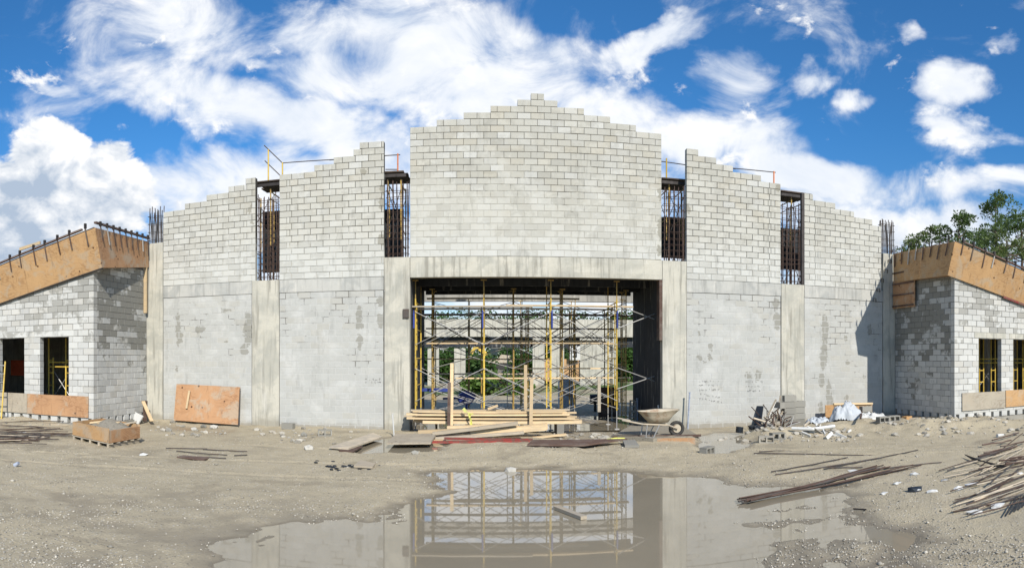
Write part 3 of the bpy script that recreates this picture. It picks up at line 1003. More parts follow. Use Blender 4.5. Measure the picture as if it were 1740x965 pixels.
# rear colonnade, in the sun beyond the scaffold
CY = 46.0
colon = thing('rear_colonnade', 'sunlit pale concrete frame standing beyond the back of the hall', 'colonnade', (1.3, CY, 0))
s_ = MB()
s_.box((fx(690, CY), CY - .2, 3.98), (fx(1100, CY), CY + .2, 5.3))
s_.build('beam', M['concrete'], colon)
for a, b in ((727, 746), (772, 791), (905, 925), (935, 958), (985, 1048)):
    s_ = MB()
    s_.box((fx(a, CY), CY - .18, -.1), (fx(b, CY), CY + .18, 3.1 if a < 800 else 3.975))
    s_.build('column', M['concrete'], colon)
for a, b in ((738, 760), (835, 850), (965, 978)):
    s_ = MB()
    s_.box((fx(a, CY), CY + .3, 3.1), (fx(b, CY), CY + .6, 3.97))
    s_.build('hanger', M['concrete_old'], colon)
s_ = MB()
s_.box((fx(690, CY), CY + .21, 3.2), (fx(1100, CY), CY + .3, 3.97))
s_.build('painted_shade_band', M['shade_dark'], colon)  # dark strip painting the shade under the beam
s_ = MB()
s_.box((fx(920, CY), CY + .0, .6), (fx(1000, CY), CY + .15, 2.3))
s_.build('plywood_infill', M['plywood'], colon)

s_ = MB()
q0, q1 = fp(967, 588, CY - .4), fp(986, 612, CY - .4)
s_.box((q0.x, CY - .40, q1.z), (q1.x, CY - .36, q0.z))
s_.build('white_panel', M['white_plastic'], colon, label='white panel with a black numeral-like mark')
s_ = MB()
ux, uz = (q1.x - q0.x) / 10, (q0.z - q1.z) / 10
for (a, b, c, d) in ((3, 8, 7, 7.9), (3.6, 5, 7, 5.9), (3, 2, 7, 2.9), (6.1, 2.91, 7, 4.99), (6.1, 5.91, 7, 7.99)):
    s_.box((q0.x + a * ux, CY - .415, q1.z + b * uz), (q0.x + c * ux, CY - .402, q1.z + (d + .2) * uz))
s_.build('black_mark', M['black_plastic'], colon)

# hand-written notes on the lower panel: short dark strokes
def scribble(name, px0, py0, px1, py1, rows, seed, slant=0.0):
    mb = MB()
    rr = random.Random(seed)
    for r_ in range(rows):
        yy = py0 + (py1 - py0) * (r_ + .5) / rows
        x_ = px0
        while x_ < px1:
            if rr.random() < .8:
                a = fp(x_, yy + slant * (x_ - px0), Y0)
                for s2 in range(rr.choice((1, 2, 2, 3))):
                    l_ = rr.uniform(.008, .02)
                    t_ = rr.uniform(0, 3.14)
                    c_ = Vector((a.x + rr.uniform(-.015, .015), Y0 - .0045, a.z + rr.uniform(-.025, .025)))
                    d_ = Vector((math.cos(t_) * l_, 0, math.sin(t_) * l_))
                    n_ = Vector((-d_.z, 0, d_.x)).normalized() * .0035
                    mb.add([c_ - d_ - n_, c_ + d_ - n_, c_ + d_ + n_, c_ - d_ + n_], [(0, 1, 2, 3)])
            x_ += rr.choice((1.4, 1.7, 2.2, 5))
    return mb.build(name, M['rebar_grey'], hall, kind='stuff')


scribble('wall_note', 1189, 644, 1222, 666, 3, 3)
scribble('wall_note', 1190, 666, 1228, 681, 2, 5, .18)
scribble('wall_note', 1268, 645, 1296, 668, 3, 8)
scribble('wall_note', 622, 642, 648, 652, 2, 11)

# ------------------------------------------------------------------ wings
YL, YR = 15.73, 15.58


def wing(side, yf, xs_, label):
    s_ = -1 if side == 'L' else 1
    t = thing('unfinished_wing', label, 'building', (xs_ + s_ * 4, yf + 1.5, 0), 'low wings beside the hall')
    far_x = xs_ + s_ * 9.0

    def front(i):
        ztop = (i + 1) * BH
        lim = (5.165 + .45 - ztop) / .205                       # the top slopes down outward
        w_ = min(9.0, lim)
        if w_ < .3:
            return []
        sp = [(0.0, w_)]
        if 1.02 < (i + .5) * BH < 3.05:
            for (a, b) in wins:
                sp = cut(sp, a, b)
        return sp
    wins = [(abs(a - xs_), abs(b - xs_)) for a, b in (((-12.35, -13.53), (-14.23, -15.41)) if side == 'L' else ((15.02, 16.12), (16.75, 17.9)))]
    wins.append((wins[1][1] + .75, wins[1][1] + 1.9))
    # u runs outward from the corner
    masonry(t, 'front_wall', (xs_, yf, 0), 0, s_, lambda i: [((a), (b)) for a, b in front(i)], 27, 0.0, M['block_wing'], M['mortar_wing'], recess=0.007, gaps=(1,), label='bright sunlit front wall with window openings')
    rot = R(90) if side == 'L' else R(-90)
    us = 1 if side == 'L' else -1
    masonry(t, 'side_wall', (xs_, yf + .2, 0), rot, us, lambda i: [(0.0, Y0 - .03 - yf - .2)], 27, 0.0, M['block_damp'], M['mortar_wing'], recess=0.008, gaps=(1,), anchor=.1, label='damp-stained side wall turned towards the opening')
    for (a, b) in wins:
        l_ = MB()
        x0, x1 = sorted((xs_ + s_ * (a - .22), xs_ + s_ * (b + .22)))
        l_.box((x0, yf - .009, 15 * BH + .004), (x1, yf + .17, 16 * BH - .008))
        l_.build('lintel', M['concrete' if side == 'R' else 'block_wing'], t)
    # inside: floor, back wall, roof deck, so the rooms are dark
    b_ = MB()
    x0, x1 = sorted((xs_ - s_ * -.19, far_x))
    b_.box((x0, yf + 7.5, 0), (x1, yf + 7.7, 4.2))
    b_.build('back_wall', M['concrete_old'], t)
    b_ = MB()
    xa, xb = xs_ + s_ * .2, far_x
    za, zb = 5.5, 5.5 - .2 * 8.8
    pts = [(xa, yf + .2, za), (xb, yf + .2, zb), (xb, yf + 7.6, zb), (xa, yf + 7.6, za)]
    b_.prism(pts, (0, 0, .15))
    b_.build('roof_deck', M['plywood_grey'], t)
    b_ = MB()
    b_.box((far_x - .1, yf + .2, 0), (far_x + .1, yf + 7.5, 3.7))
    b_.build('end_wall', M['concrete_old'], t)
    b_ = MB()
    b_.box((xs_ + s_ * .02 - .09, Y0 + .3, 0), (xs_ + s_ * .02 + .09, yf + 7.5, 5.4))
    b_.build('inner_wall', M['concrete_old'], t)
    return t


wing_l = wing('L', YL, XL, 'low block wing on the left with sloping plywood-formed eave and two window openings')
wing_r = wing('R', YR, XR, 'low block wing on the right whose side wall lies in shade')


def formwork(side, yf, xs_, label):
    s_ = -1 if side == 'L' else 1
    t = thing('eave_formwork', label, 'formwork', (xs_ + s_ * 2, yf, 4.5), 'plywood eave forms on the wings')
    cb = Vector((xs_ - s_ * .37, yf - .08, 5.165 if side == 'L' else 5.13))
    ct = Vector((xs_ - s_ * .37, yf - .43, 6.36 if side == 'L' else 6.22))
    SL = .203
    out = Vector((s_, 0, -SL))

    def sheet(a, b, c, d, n_, nm='plywood_sheet', mt='plywood'):
        mb = MB()
        mb.prism([a, b, c, d], Vector(n_) * .02)
        return mb.build(nm, M[mt], t)
    edges = [0.0, 4.0 if side == 'R' else 2.95, 5.4, 7.85, 9.3] if side == 'L' else [0.0, 2.6, 5.04, 7.5, 9.3]
    for a, b in zip(edges[:-1], edges[1:]):
        a2, b2 = a + .004, b - .004
        sheet(cb + out * a2, cb + out * b2, ct + out * b2, ct + out * a2, (0, .95, .3))
    mb = MB()                                                     # dark red lip under the sheets
    e0 = 0.0 if side == 'L' else 2.6
    mb.bar(cb + out * e0 + Vector((0, .01, -.02)), cb + out * 9.3 + Vector((0, .01, -.02)), .05, .035 if side == 'L' else .075)
    mb.build('bottom_strip', M['red_steel'] if side == 'R' else M['steel_dark'], t)
    # return along the side of the wing to the hall
    fb_ = Vector((xs_ - s_ * .10, Y0 - .05, 5.60 if side == 'L' else 5.22))
    ft_ = Vector((xs_ - s_ * .10, Y0 - .05, 6.52 if side == 'L' else 6.33))
    nrm = (s_, 0, 0)
    for k in range(2):
        f0, f1 = k / 2 + .003, (k + 1) / 2 - .003
        ctb, cbb = ct.lerp(ft_, f0), cb.lerp(fb_, f0)
        sheet(cbb, cb.lerp(fb_, f1), ct.lerp(ft_, f1), ctb, (s_ * 1.0, 0, .0), mt='plywood' if side == 'R' else 'plywood_worn')
    mb = MB()                                                     # board added to block a light leak between form and wall
    mb.prism([cb + Vector((s_ * .025, .03, .01)), fb_ + Vector((s_ * .025, 0, .01)), Vector((xs_ - s_ * .006, Y0 - .05, fb_.z + .01)), Vector((xs_ - s_ * .006, yf - .05, cb.z + .01))], (0, 0, .025))
    mb.build('light_block_board', M['plywood_worn'], t)
    if side == 'L':
        mb = MB()
        mb.bar((fx(246.5, 18.7), 18.7, 3.95), (fx(246.5, 18.7), 18.7, 6.38), .15, .06)
        mb.build('post', M['lumber'], t)
    else:
        mb = MB()
        mb.box((xs_ - .12, 17.55, 4.22), (xs_ - .09, Y0 - .06, 5.26))
        mb.build('plywood_sheet', M['plywood_worn'], t)
        for k in range(4):
            mb = MB()
            z_ = 4.3 + k * .42
            mb.bar((xs_ - .14, 17.6, z_), (xs_ - .14, Y0 - .07, z_), .04, .05)
            mb.build('batten', M['lumber_dark'], t)
    # tie straps and the rail they hang from
    rr = random.Random(5 if side == 'L' else 9)
    k = .35
    tilt = Vector((0, -.02, .0))
    face = (ct - cb).normalized()
    while k < 9.0:
        top = ct + out * k + Vector((0, -.035, .10))
        ln = rr.choice((.5, .55, .58, .45))
        mb = MB()
        bot = top - face * ln + Vector((rr.uniform(-.03, .03), -.012, 0))
        mb.bar(top, bot, .045, .018)
        mb.build('strap', M['lumber_dark' if rr.random() < .8 else 'zinc'], t)
        mb = MB()
        mb.box((top.x - .03, top.y - .02, top.z - .02), (top.x + .03, top.y + .05, top.z + .14))
        mb.build('bracket', M['steel_dark'], t)
        k += rr.uniform(.42, .62)
    mb = MB()
    mb.bar(ct + out * (.5 if side == 'L' else .35) + Vector((0, .02, .11)), ct + out * 9.3 + Vector((0, .02, .11)), .09, .05)
    mb.build('rail', M['lumber_dark'], t)
    mb = MB()
    mb.bar(ct + out * .05 + Vector((0, .03, .02)), ct + out * 9.3 + Vector((0, .03, .02)), .05, .03)
    mb.build('top_plate', M['steel_dark'], t)
    nst = 9 if side == 'L' else 8
    for j in range(nst):
        f = (j + .6) / nst
        top = ct.lerp(ft_, f) + Vector((-s_ * .04, 0, .09))
        dwn = (cb.lerp(fb_, f) - ct.lerp(ft_, f)).normalized()
        mb = MB()
        mb.bar(top, top + dwn * rr.choice((.5, .55, .62)) + Vector((-s_ * .01, 0, 0)), .018, .045)
        mb.build('strap', M['zinc' if rr.random() < .4 else 'lumber_dark'], t)
        if side == 'R':
            mb = MB()
            mb.path([top, top + Vector((0, 0, .16)), top + Vector((.02, -.12, .16)), top + Vector((.02, -.12, .05))], .016, 5)
            mb.build('hook', M['steel_dark'], t)
        else:
            mb = MB()
            mb.box((top.x - .03, top.y - .03, top.z - .02), (top.x + .03, top.y + .03, top.z + .13))
            mb.build('bracket', M['steel_dark'], t)
    if side == 'L':
        mb = MB()
        mb.bar(ct + Vector((0, 0, .16)), ft_ + Vector((0, 0, .12)), .09, .06)
        mb.build('rail', M['lumber_dark'], t)
        mb = MB()
        mb.bar(ct + out * 2.4 + Vector((0, .3, .35)), ct + out * 3.3 + Vector((0, .3, .42)), .05, .1)
        mb.build('scrap_board', M['lumber'], t)
    return t


form_l = formwork('L', YL, XL, 'sloping tan plywood eave form with hanging dark straps on the left wing')
form_r = formwork('R', YR, XR, 'tan plywood eave form with hooked steel ties on the right wing')
# stepped form brackets up the edge of the end column (right)
for k in range(6):
    a = fp(1521 - k * 6.5, 431 + k * 16.5, Y0 - .06)
    mb = MB()
    mb.path([a, a + Vector((0, 0, .14)), a + Vector((-.12, 0, .14)), a + Vector((-.12, 0, .02))], .014, 5)
    mb.build('form_hook', M['steel_dark'], hall)

# boards across the wing fronts below the windows
def board_pair(yf, spec, zt, zb, grp):
    for (xa, xb, mt, lab, dz) in spec:
        x0, x1 = sorted((xa, xb))
        mb = MB()
        mb.prism([(x0, yf - .045, zb + dz), (x1, yf - .045, zb + dz), (x1, yf - .035, zt + dz), (x0, yf - .035, zt + dz)], (0, .025, 0))
        solo('plywood_board', mb, M[mt], lab, 'plywood board', grp)


board_pair(YL, [(fx(151, YL), fx(47.5, YL), 'plywood_worn', 'long brown stained board across the left wing below the windows', 0), (fx(47, YL), fx(-70, YL), 'plywood_grey', 'grey weathered board at the far left end of the left wing', .005)], 1.10, .42, 'boards under the wing windows')
board_pair(YR, [(fx(1634, YR), fx(1707, YR), 'plywood_grey', 'grey weathered board below the first window of the right wing', 0), (fx(1708, YR), fx(1800, YR), 'plywood', 'fresh tan board below the second window of the right wing', .02)], 1.12, .50, 'boards under the wing windows')
# footing of the wings
for (xs_, s_, yf, nm) in ((XL, -1, YL, 'wing_l'), (XR, 1, YR, 'wing_r')):
    x0, x1 = sorted((xs_ - s_ * .06, xs_ + s_ * 9))
    mb = rough_box((x0, yf - .10, -.2), (x1, yf + .3, .19), 40, 2, .025, 4)
    mb.build('footing', M['concrete_old'], wing_l if s_ < 0 else wing_r)
    x0, x1 = sorted((xs_ - s_ * .07, xs_ + s_ * .2))
    mb = MB()
    mb.box((x0, yf + .302, -.2), (x1, Y0 - .04, .185))
    mb.build('footing', M['concrete_old'], wing_l if s_ < 0 else wing_r)

# ------------------------------------------------------------------ reinforcing cages in the open column slots
def rebar_cage(pa, pb, zb, zt, label, nbar, mat, seed, rows=3, ties=.2, lean=.02):
    rr = random.Random(seed)
    xa, xb = fx(pa), fx(pb)
    t = thing('rebar_cage', label, 'rebar cage', ((xa + xb) / 2, Y0 + .12, zb), 'steel cages rising from the column tops')
    for r_ in range(rows):
        yy = Y0 + .04 + r_ * .11
        for k in range(nbar):
            x_ = xa + (xb - xa) * (k + .5 + rr.uniform(-.15, .15)) / nbar
            top = zt + rr.uniform(-.18, .06)
            mb = MB()
            mb.path([(x_, yy, zb), (x_ + rr.uniform(-lean, lean), yy, (zb + zt) / 2), (x_ + rr.uniform(-lean, lean) * 2, yy, top)], .016, 5)
            mb.build('bar', M[mat], t)
    z_ = zb + .12
    while z_ < zt - .1:
        e = rr.uniform(-.02, .02)
        mb = MB()
        a, b = xa + .03, xb - .03
        mb.path([(a, Y0 + .02, z_), (b, Y0 + .02, z_ + e), (b, Y0 + .26, z_ + e), (a, Y0 + .26, z_), (a, Y0 + .02, z_)], .0085, 4, caps=False)
        mb.build('tie', M[mat], t)
        z_ += ties * rr.uniform(.85, 1.2)
    return t


rebar_cage(436, 474, Z_SIDE, 7.75, 'rusty steel cage in the slot between the two left upper panels', 5, 'rust', 1, rows=2)
rebar_cage(654.5, 695.5, Z_MID, 7.9, 'rusty steel cage in the slot left of the tall gable', 5, 'rust', 2, rows=2)
rebar_cage(1126.5, 1165.5, Z_MID, 7.9, 'rusty steel cage in the slot right of the tall gable', 5, 'rust', 3, rows=2)
rebar_cage(1328.5, 1362, Z_SIDE, 7.75, 'rusty steel cage in the slot between the two right upper panels', 5, 'rust', 4, rows=2)
rebar_cage(249.5, 277, 6.46, 7.75, 'grey steel cage standing on the end column by the left wing', 5, 'rebar_grey', 5, ties=.26)
rebar_cage(1498, 1522, 6.32, 7.62, 'grey steel cage standing on the end column by the right wing', 5, 'rebar_grey', 6, ties=.26)

# black strip painting the shade on the wall end at the last slot
mb = MB()
mb.box((fx(1362.5), Y0 + .0, Z_SIDE), (fx(1366.5), Y0 + .12, 8.15))
solo('shade_strip', mb, M['steel_dark'], 'black upright painted-shade strip at the edge of the last open slot', 'shade strip')


# ------------------------------------------------------------------ tube scaffolds
def frame_part(t, x, y0, y1, z0, h, mat, rungs=True):
    mb = MB()
    r = .023
    mb.tube((x, y0, z0), (x, y0, z0 + h - .01), r)
    mb.tube((x, y1, z0), (x, y1, z0 + h - .01), r)
    mb.tube((x, y0, z0 + h - .12), (x, y1, z0 + h - .12), r * .9, 5)
    if rungs:
        yi = y0 + .32
        mb.tube((x, yi, z0 + .15), (x, yi, z0 + h - .12), r * .75, 5)
        for k in range(4):
            z_ = z0 + .3 + k * (h - .55) / 3.3
            mb.tube((x, y0, z_), (x, yi, z_), r * .7, 5)
        mb.tube((x, yi, z0 + h * .45), (x, y1, z0 + h * .45), r * .7, 5)
    return mb.build('frame', M[mat], t)


def brace_part(t, xa, xb, y, za, zb, mat='zinc'):
    mb = MB()
    mb.tube((xa, y, za), (xb, y, zb), .0115, 5)
    mb.tube((xa, y - .03, zb), (xb, y - .03, za), .0115, 5)
    return mb.build('cross_brace', M[mat], t)


def scaffold(label, X, y0, y1, z0, lifts, h, post, brace, top=None, planks=(), group='scaffolds inside the opening', jack=True, skip=()):
    t = thing('scaffold', label, 'scaffold', ((X[0] + X[-1]) / 2, (y0 + y1) / 2, 0), group)
    for i, x in enumerate(X):
        for l_ in range(lifts):
            frame_part(t, x, y0, y1, z0 + l_ * h, h, post)
        for yy in (y0, y1):
            if jack:
                mb = MB()
                mb.tube((x, yy, .03), (x, yy, z0), .016, 5)
                mb.box((x - .07, yy - .07, .012), (x + .07, yy + .07, .03))
                mb.build('screw_jack', M['zinc'], t)
            if top:
                mb = MB()
                mb.tube((x, yy, z0 + lifts * h), (x, yy, top - .03), .018, 5)
                mb.box((x - .09, yy - .06, top - .03), (x + .09, yy + .06, top - .003))
                mb.build('shore_head', M['yellow_dull'], t)
    for i in range(len(X) - 1):
        for l_ in range(lifts):
            if (i, l_) in skip:
                continue
            for yy in (y0 - .03, y1 + .03):
                brace_part(t, X[i], X[i + 1], yy, z0 + l_ * h + .32, z0 + l_ * h + h - .45, brace)
    for (xa, xb, yy, zz, wd, mt) in planks:
        mb = MB()
        mb.bar((xa, yy, zz), (xb, yy, zz + rnd.uniform(-.01, .01)), wd, .045)
        mb.build('plank', M[mt], t)
    return t


XF = [fx(706, 19.5), fx(822, 19.5), fx(936, 19.5), fx(1048, 19.5)]
scaffold('yellow frame scaffold in the front row of the wide opening', XF, 19.5, 21.0, .62, 2, 1.82, 'yellow', 'zinc', 4.845,
         [(fx(700, 19.45), fx(905, 19.45), 19.47, 3.98, .2, 'lumber_grey'), (fx(860, 19.45), fx(1078, 19.45), 19.72, 4.03, .2, 'lumber'), (fx(700, 20.3), fx(1000, 20.3), 20.4, 3.98, .24, 'lumber_grey')])
mb = MB()
for px in (704, 820, 938, 1047):
    pass
for px, lab in ((703, 'blue sleeve on the scaffold post at the left jamb'), (820, 'blue sleeve on the second scaffold post'), (938, 'blue sleeve on the third scaffold post'), (1049, 'blue sleeve on the scaffold post near the right jamb')):
    mb = MB()
    q = fp(px, 545, 19.44)
    mb.tube((q.x, 19.44, q.z - .24), (q.x, 19.44, q.z + .26), .03, 7)
    mb.tube((q.x, 19.44, q.z + .26), (q.x, 19.44, q.z + .34), .022, 7)
    solo('scaffold_sleeve', mb, M['blue'], lab, 'sleeve', 'blue sleeves on the front scaffold posts')
X2 = [fx(731, 22.6), fx(776, 22.6) + .1, fx(860, 22.6), fx(912, 22.6) + .5, fx(1030, 22.6)]
X2 = [-2.1, -.35, 1.3, 2.95, 4.3]
scaffold('dull yellow frame scaffold in the second row, plank decks at head height', X2, 22.4, 23.9, .5, 2, 1.86, 'yellow_dull', 'rust', None,
         [(-2.3, 4.4, 22.35, 3.42, .2, 'lumber_dark'), (-2.2, 2.0, 22.38, 1.75, .2, 'lumber_grey'), (.8, 4.5, 22.4, 1.95, .22, 'lumber'), (-2.0, 4.1, 22.5, 2.95, .24, 'lumber'), (-1.2, 4.0, 22.8, 2.98, .24, 'lumber'), (-2.3, 4.6, 23.6, 4.25, .24, 'lumber_grey')])
X3 = [-3.0, -.9, 1.2, 3.3, 5.2]
scaffold('grey frame scaffold in the third row under the inner beam', X3, 24.9, 26.1, .3, 2, 1.9, 'yellow_dull', 'zinc', 4.79, [(-3, 5.2, 25.2, 4.15, .24, 'lumber_dark'), (-3, 2.2, 25.0, 2.3, .24, 'lumber'), (1.0, 5.3, 25.3, 3.2, .3, 'lumber_grey')])
X5 = [-2.0, .75, 2.4, 4.6]
scaffold('brown prop scaffold between the front and second rows under the roof slab', X5, 21.4, 22.1, .1, 3, 1.55, 'yellow_dull', 'zinc', 4.775, [(-2.2, 4.7, 21.45, 2.85, .2, 'lumber'), (-1.2, 4.7, 21.5, 1.62, .2, 'lumber'), (-2.3, 4.9, 21.5, 3.86, .2, 'lumber_dark'), (-2.2, 3.0, 21.6, 4.45, .2, 'lumber_grey')], jack=False)
# narrow lattice mast
mast = thing('lattice_mast', 'slender pale lattice mast standing behind the second scaffold row', 'mast', (fx(866, 24.4), 24.4, 0))
xa, xb = fx(862, 24.4), fx(871, 24.4)
for x_ in (xa, xb):
    mb = MB()
    mb.tube((x_, 24.4, .02), (x_, 24.4, 4.3), .018, 5)
    mb.build('rail', M['zinc'], mast)
for k in range(20):
    mb = MB()
    mb.tube((xa, 24.4, .2 + k * .205), (xb, 24.4, .2 + k * .205), .012, 4)
    mb.build('rung', M['zinc'], mast)
# diagonal shore bars that run to the right jamb
for (a, b, lab) in (((1049, 519), (1119, 545), 'upper pale brace running down to the right jamb'), ((1052, 557), (1119, 531), 'upper pale brace running up to the right jamb'),
                    ((1049, 625), (1119, 650), 'lower pale brace running down to the right jamb'), ((1049, 661), (1119, 637), 'lower pale brace running up to the right jamb')):
    mb = MB()
    mb.tube(fp(*a, 19.4), fp(*b, 19.9), .016, 5)
    solo('brace_bar', mb, M['zinc'], lab, 'brace', 'loose braces at the right jamb')


# scaffolds behind the upper panels: frames, deck, guard rail
def back_scaffold(label, Xs, deck_spans, z_deck, posts, rails, panels_):
    t = thing('scaffold', label, 'scaffold', ((Xs[0] + Xs[-1]) / 2, 20.0, 0), 'scaffolds behind the upper panels')
    for x in Xs:
        for l_ in range(4):
            frame_part(t, x, 19.45, 20.55, .3 + l_ * 1.95, 1.95, 'yellow_dull' if l_ % 2 else 'rust', rungs=l_ > 1)
    for i in range(len(Xs) - 1):
        for l_ in range(2, 4):
            brace_part(t, Xs[i], Xs[i + 1], 19.42, .6 + l_ * 1.95, 1.9 + l_ * 1.95, 'steel_dark')
            brace_part(t, Xs[i], Xs[i + 1], 20.58, .6 + l_ * 1.95, 1.9 + l_ * 1.95, 'steel_dark')
    for (a, b) in deck_spans:
        for k in range(5):
            mb = MB()
            y_ = 19.3 + k * .27
            mb.box((a + rnd.uniform(-.08, .08), y_, z_deck + rnd.uniform(0, .012)), (b + rnd.uniform(-.08, .08), y_ + .25, z_deck + .05))
            mb.build('deck_board', M['deck'], t)
        mb = MB()
        mb.bar((a, 19.35, z_deck - .09), (b, 19.35, z_deck - .09), .05, .1)
        mb.build('bearer', M['steel_dark'], t)
    for (x, y, za, zb, mt) in posts:
        mb = MB()
        mb.tube((x, y, za), (x, y, zb), .024, 6)
        mb.build('guard_post', M[mt], t)
    for (a, b) in rails:
        mb = MB()
        mb.tube(a, b, .017, 5)
        mb.build('guard_rail', M['rebar_grey'], t)
    return t


def P(px, py, Y=19.5):
    return tuple(fp(px, py, Y))


back_scaffold('dark scaffold behind the left upper panels with a diagonal yellow guard rail on top', [fx(430, 19.8), fx(466, 19.8), fx(545, 19.8), fx(662, 19.8), fx(684, 19.8)], [(fx(436, 19.5), fx(500, 19.5)), (fx(640, 19.5), fx(691, 19.5))], 8.28,
              [(P(456, 260)[0], 19.5, 8.33, P(456, 254)[2], 'yellow'), (P(480, 280)[0], 19.5, 8.0, P(480, 276)[2], 'yellow'), (P(676, 275)[0], 19.5, 8.33, P(676, 261)[2], 'orange')],
              [(P(449, 247), P(481, 278)), (P(450, 273), P(479, 301)), (P(480, 277), P(570, 271)), (P(560, 272), P(680, 263)), (P(655, 288), P(677, 288))], ())
back_scaffold('dark scaffold behind the right upper panels with short yellow guard posts on top', [fx(1132, 19.8), fx(1157, 19.8), fx(1246, 19.8), fx(1337, 19.8), fx(1360, 19.8)], [(fx(1122, 19.5), fx(1172, 19.5)), (fx(1324, 19.5), fx(1374, 19.5))], 8.22,
              [(P(1132.5, 285)[0], 19.5, 8.27, P(1132.5, 269)[2], 'yellow'), (P(1315, 300)[0], 19.5, 8.0, P(1315, 291)[2], 'orange')],
              [(P(1122, 274), P(1170, 281)), (P(1165, 280), P(1250, 287)), (P(1246, 286), P(1318, 293))], ())
# dark panels stacked on the scaffolds, seen through the slots
for (a, b, c, d, lab) in ((446, 480, 360, 462, 'dark sheet standing in the first slot from the left wing'), (648, 686, 356, 440, 'dark sheet standing in the slot left of the tall gable'),
                          (1116, 1172, 368, 440, 'dark sheet standing in the slot right of the tall gable'), (1322, 1366, 386, 460, 'narrow dark slatted sheet in the last slot on the right')):
    A, B = fp(a, c, 20.8), fp(b, d, 20.8)
    mb = MB()
    mb.box((A.x, 20.8, B.z), (B.x, 20.84, A.z))
    k_ = A.x + .1
    while k_ < B.x:
        mb.box((k_, 20.76, B.z + .03), (k_ + .05, 20.8005, A.z - .03))
        k_ += .24
    solo('dark_sheet', mb, M['black_plastic'], lab, 'sheet', 'dark sheets in the slots')

# small yellow scaffolds inside the wings
wsc_l = thing('scaffold', 'bright yellow frame scaffold seen through the left wing window', 'scaffold', (fx(95, 17), 17.2, 0))
for (xa, z0_, h_) in ((fx(83, 17.0), .1, 2.25), (fx(112, 17.0), .1, 2.25)):
    mb = MB()
    for dx_ in (0, .2):
        mb.tube((xa + dx_, 17.0, z0_), (xa + dx_, 17.0, z0_ + h_ + (.7 if dx_ == 0 else 0)), .026, 6)
    for k in range(5):
        mb.tube((xa, 17.0, z0_ + .35 + k * .45), (xa + .2, 17.0, z0_ + .35 + k * .45), .02, 5)
    mb.build('frame', M['yellow'], wsc_l)
for z_ in (2.02, 2.18):
    mb = MB()
    mb.tube((fx(83, 17.0), 17.0, z_), (fx(122, 17.0), 17.0, z_), .024, 6)
    mb.build('bar', M['yellow'], wsc_l)
brace_part(wsc_l, fx(88, 17.3), fx(118, 17.3), 17.4, .9, 1.9)
wsc_r = thing('scaffold', 'dull yellow frame scaffold seen through the right wing windows', 'scaffold', (fx(1690, 17), 17.2, 0))
for xa in (fx(1664, 17.0), fx(1684, 17.0), fx(1722, 17.0), fx(1738, 17.0)):
    mb = MB()
    for dx_ in (0, .22):
        mb.tube((xa + dx_, 17.0, .1), (xa + dx_, 17.0, 3.3), .026, 6)
    for k in range(5):
        mb.tube((xa, 17.0, .5 + k * .45), (xa + .22, 17.0, .5 + k * .45), .02, 5)
    mb.build('frame', M['yellow'], wsc_r)
for z_ in (2.15, 2.3):
    mb = MB()
    mb.tube((fx(1655, 17.0), 17.0, z_), (fx(1745, 17.0), 17.0, z_), .024, 6)
    mb.build('bar', M['yellow'], wsc_r)
brace_part(wsc_r, fx(1664, 17.2), fx(1690, 17.2), 17.25, 1.2, 2.0)
for k, xx in enumerate((fx(1681, 19.6), fx(1727, 19.6))):
    mb = MB()
    mb.box((xx - .1, 19.6, 0), (xx + .1, 19.8, 4.2))
    solo('post', mb, M['white_plastic'], ('pale post inside the first window of the right wing', 'pale post inside the second window of the right wing')[k], 'post', 'posts inside the right wing')
# leaning ladder at the far left, orange mesh seen through the window
lad = thing('ladder', 'pale ladder leaning against the far left end of the left wing', 'ladder', (fx(2, 15.4), 15.4, 0))
for px in (-9, 6):
    mb = MB()
    mb.tube(fp(px - 4, 715, 15.2), fp(px + 3, 614, 15.55), .026, 6)
    mb.build('rail', M['yellow' if px > 0 else 'zinc'], lad)
for k in range(7):
    f = (k + .5) / 7
    mb = MB()
    mb.tube(fp(-13, 715, 15.2).lerp(fp(-6, 614, 15.55), f), fp(2, 715, 15.2).lerp(fp(9, 614, 15.55), f), .02, 5)
    mb.build('rung', M['zinc'], lad)
mb = MB()
q = fp(24, 625, 20.5)
mb.box((q.x - .2, 20.5, q.z - .35), (q.x + .9, 20.55, q.z + .35))
solo('mesh_barrier', mb, M['mesh_red'], 'orange-red mesh barrier inside the left wing', 'barrier')


# ------------------------------------------------------------------ vegetation
def leaf_cloud(mb, c, r, count, size, rr, flat=.75, needle=False):
    """leaf-sized faces scattered through a clump"""
    for _ in range(count):
        while True:
            d = Vector((rr.uniform(-1, 1), rr.uniform(-1, 1), rr.uniform(-1, 1)))
            if d.length < 1:
                break
        d = d.normalized() * d.length ** .5
        p = Vector(c) + Vector((d.x * r, d.y * r, d.z * r * flat))
        a = Vector((rr.gauss(0, 1), rr.gauss(0, 1), rr.gauss(0, 1))).normalized()
        if needle:
            a = (a + d * 1.2 + Vector((0, 0, .5))).normalized()
        b = a.cross(Vector((rr.gauss(0, 1), rr.gauss(0, 1), rr.gauss(0, 1)))).normalized()
        l_ = size * rr.uniform(.7, 1.4)
        w_ = l_ * (.20 if needle else .42)
        mb.add([p - b * w_ * .3, p + a * l_ * .5 - b * w_, p + a * l_, p + a * l_ * .5 + b * w_], [(0, 1, 2, 3)])


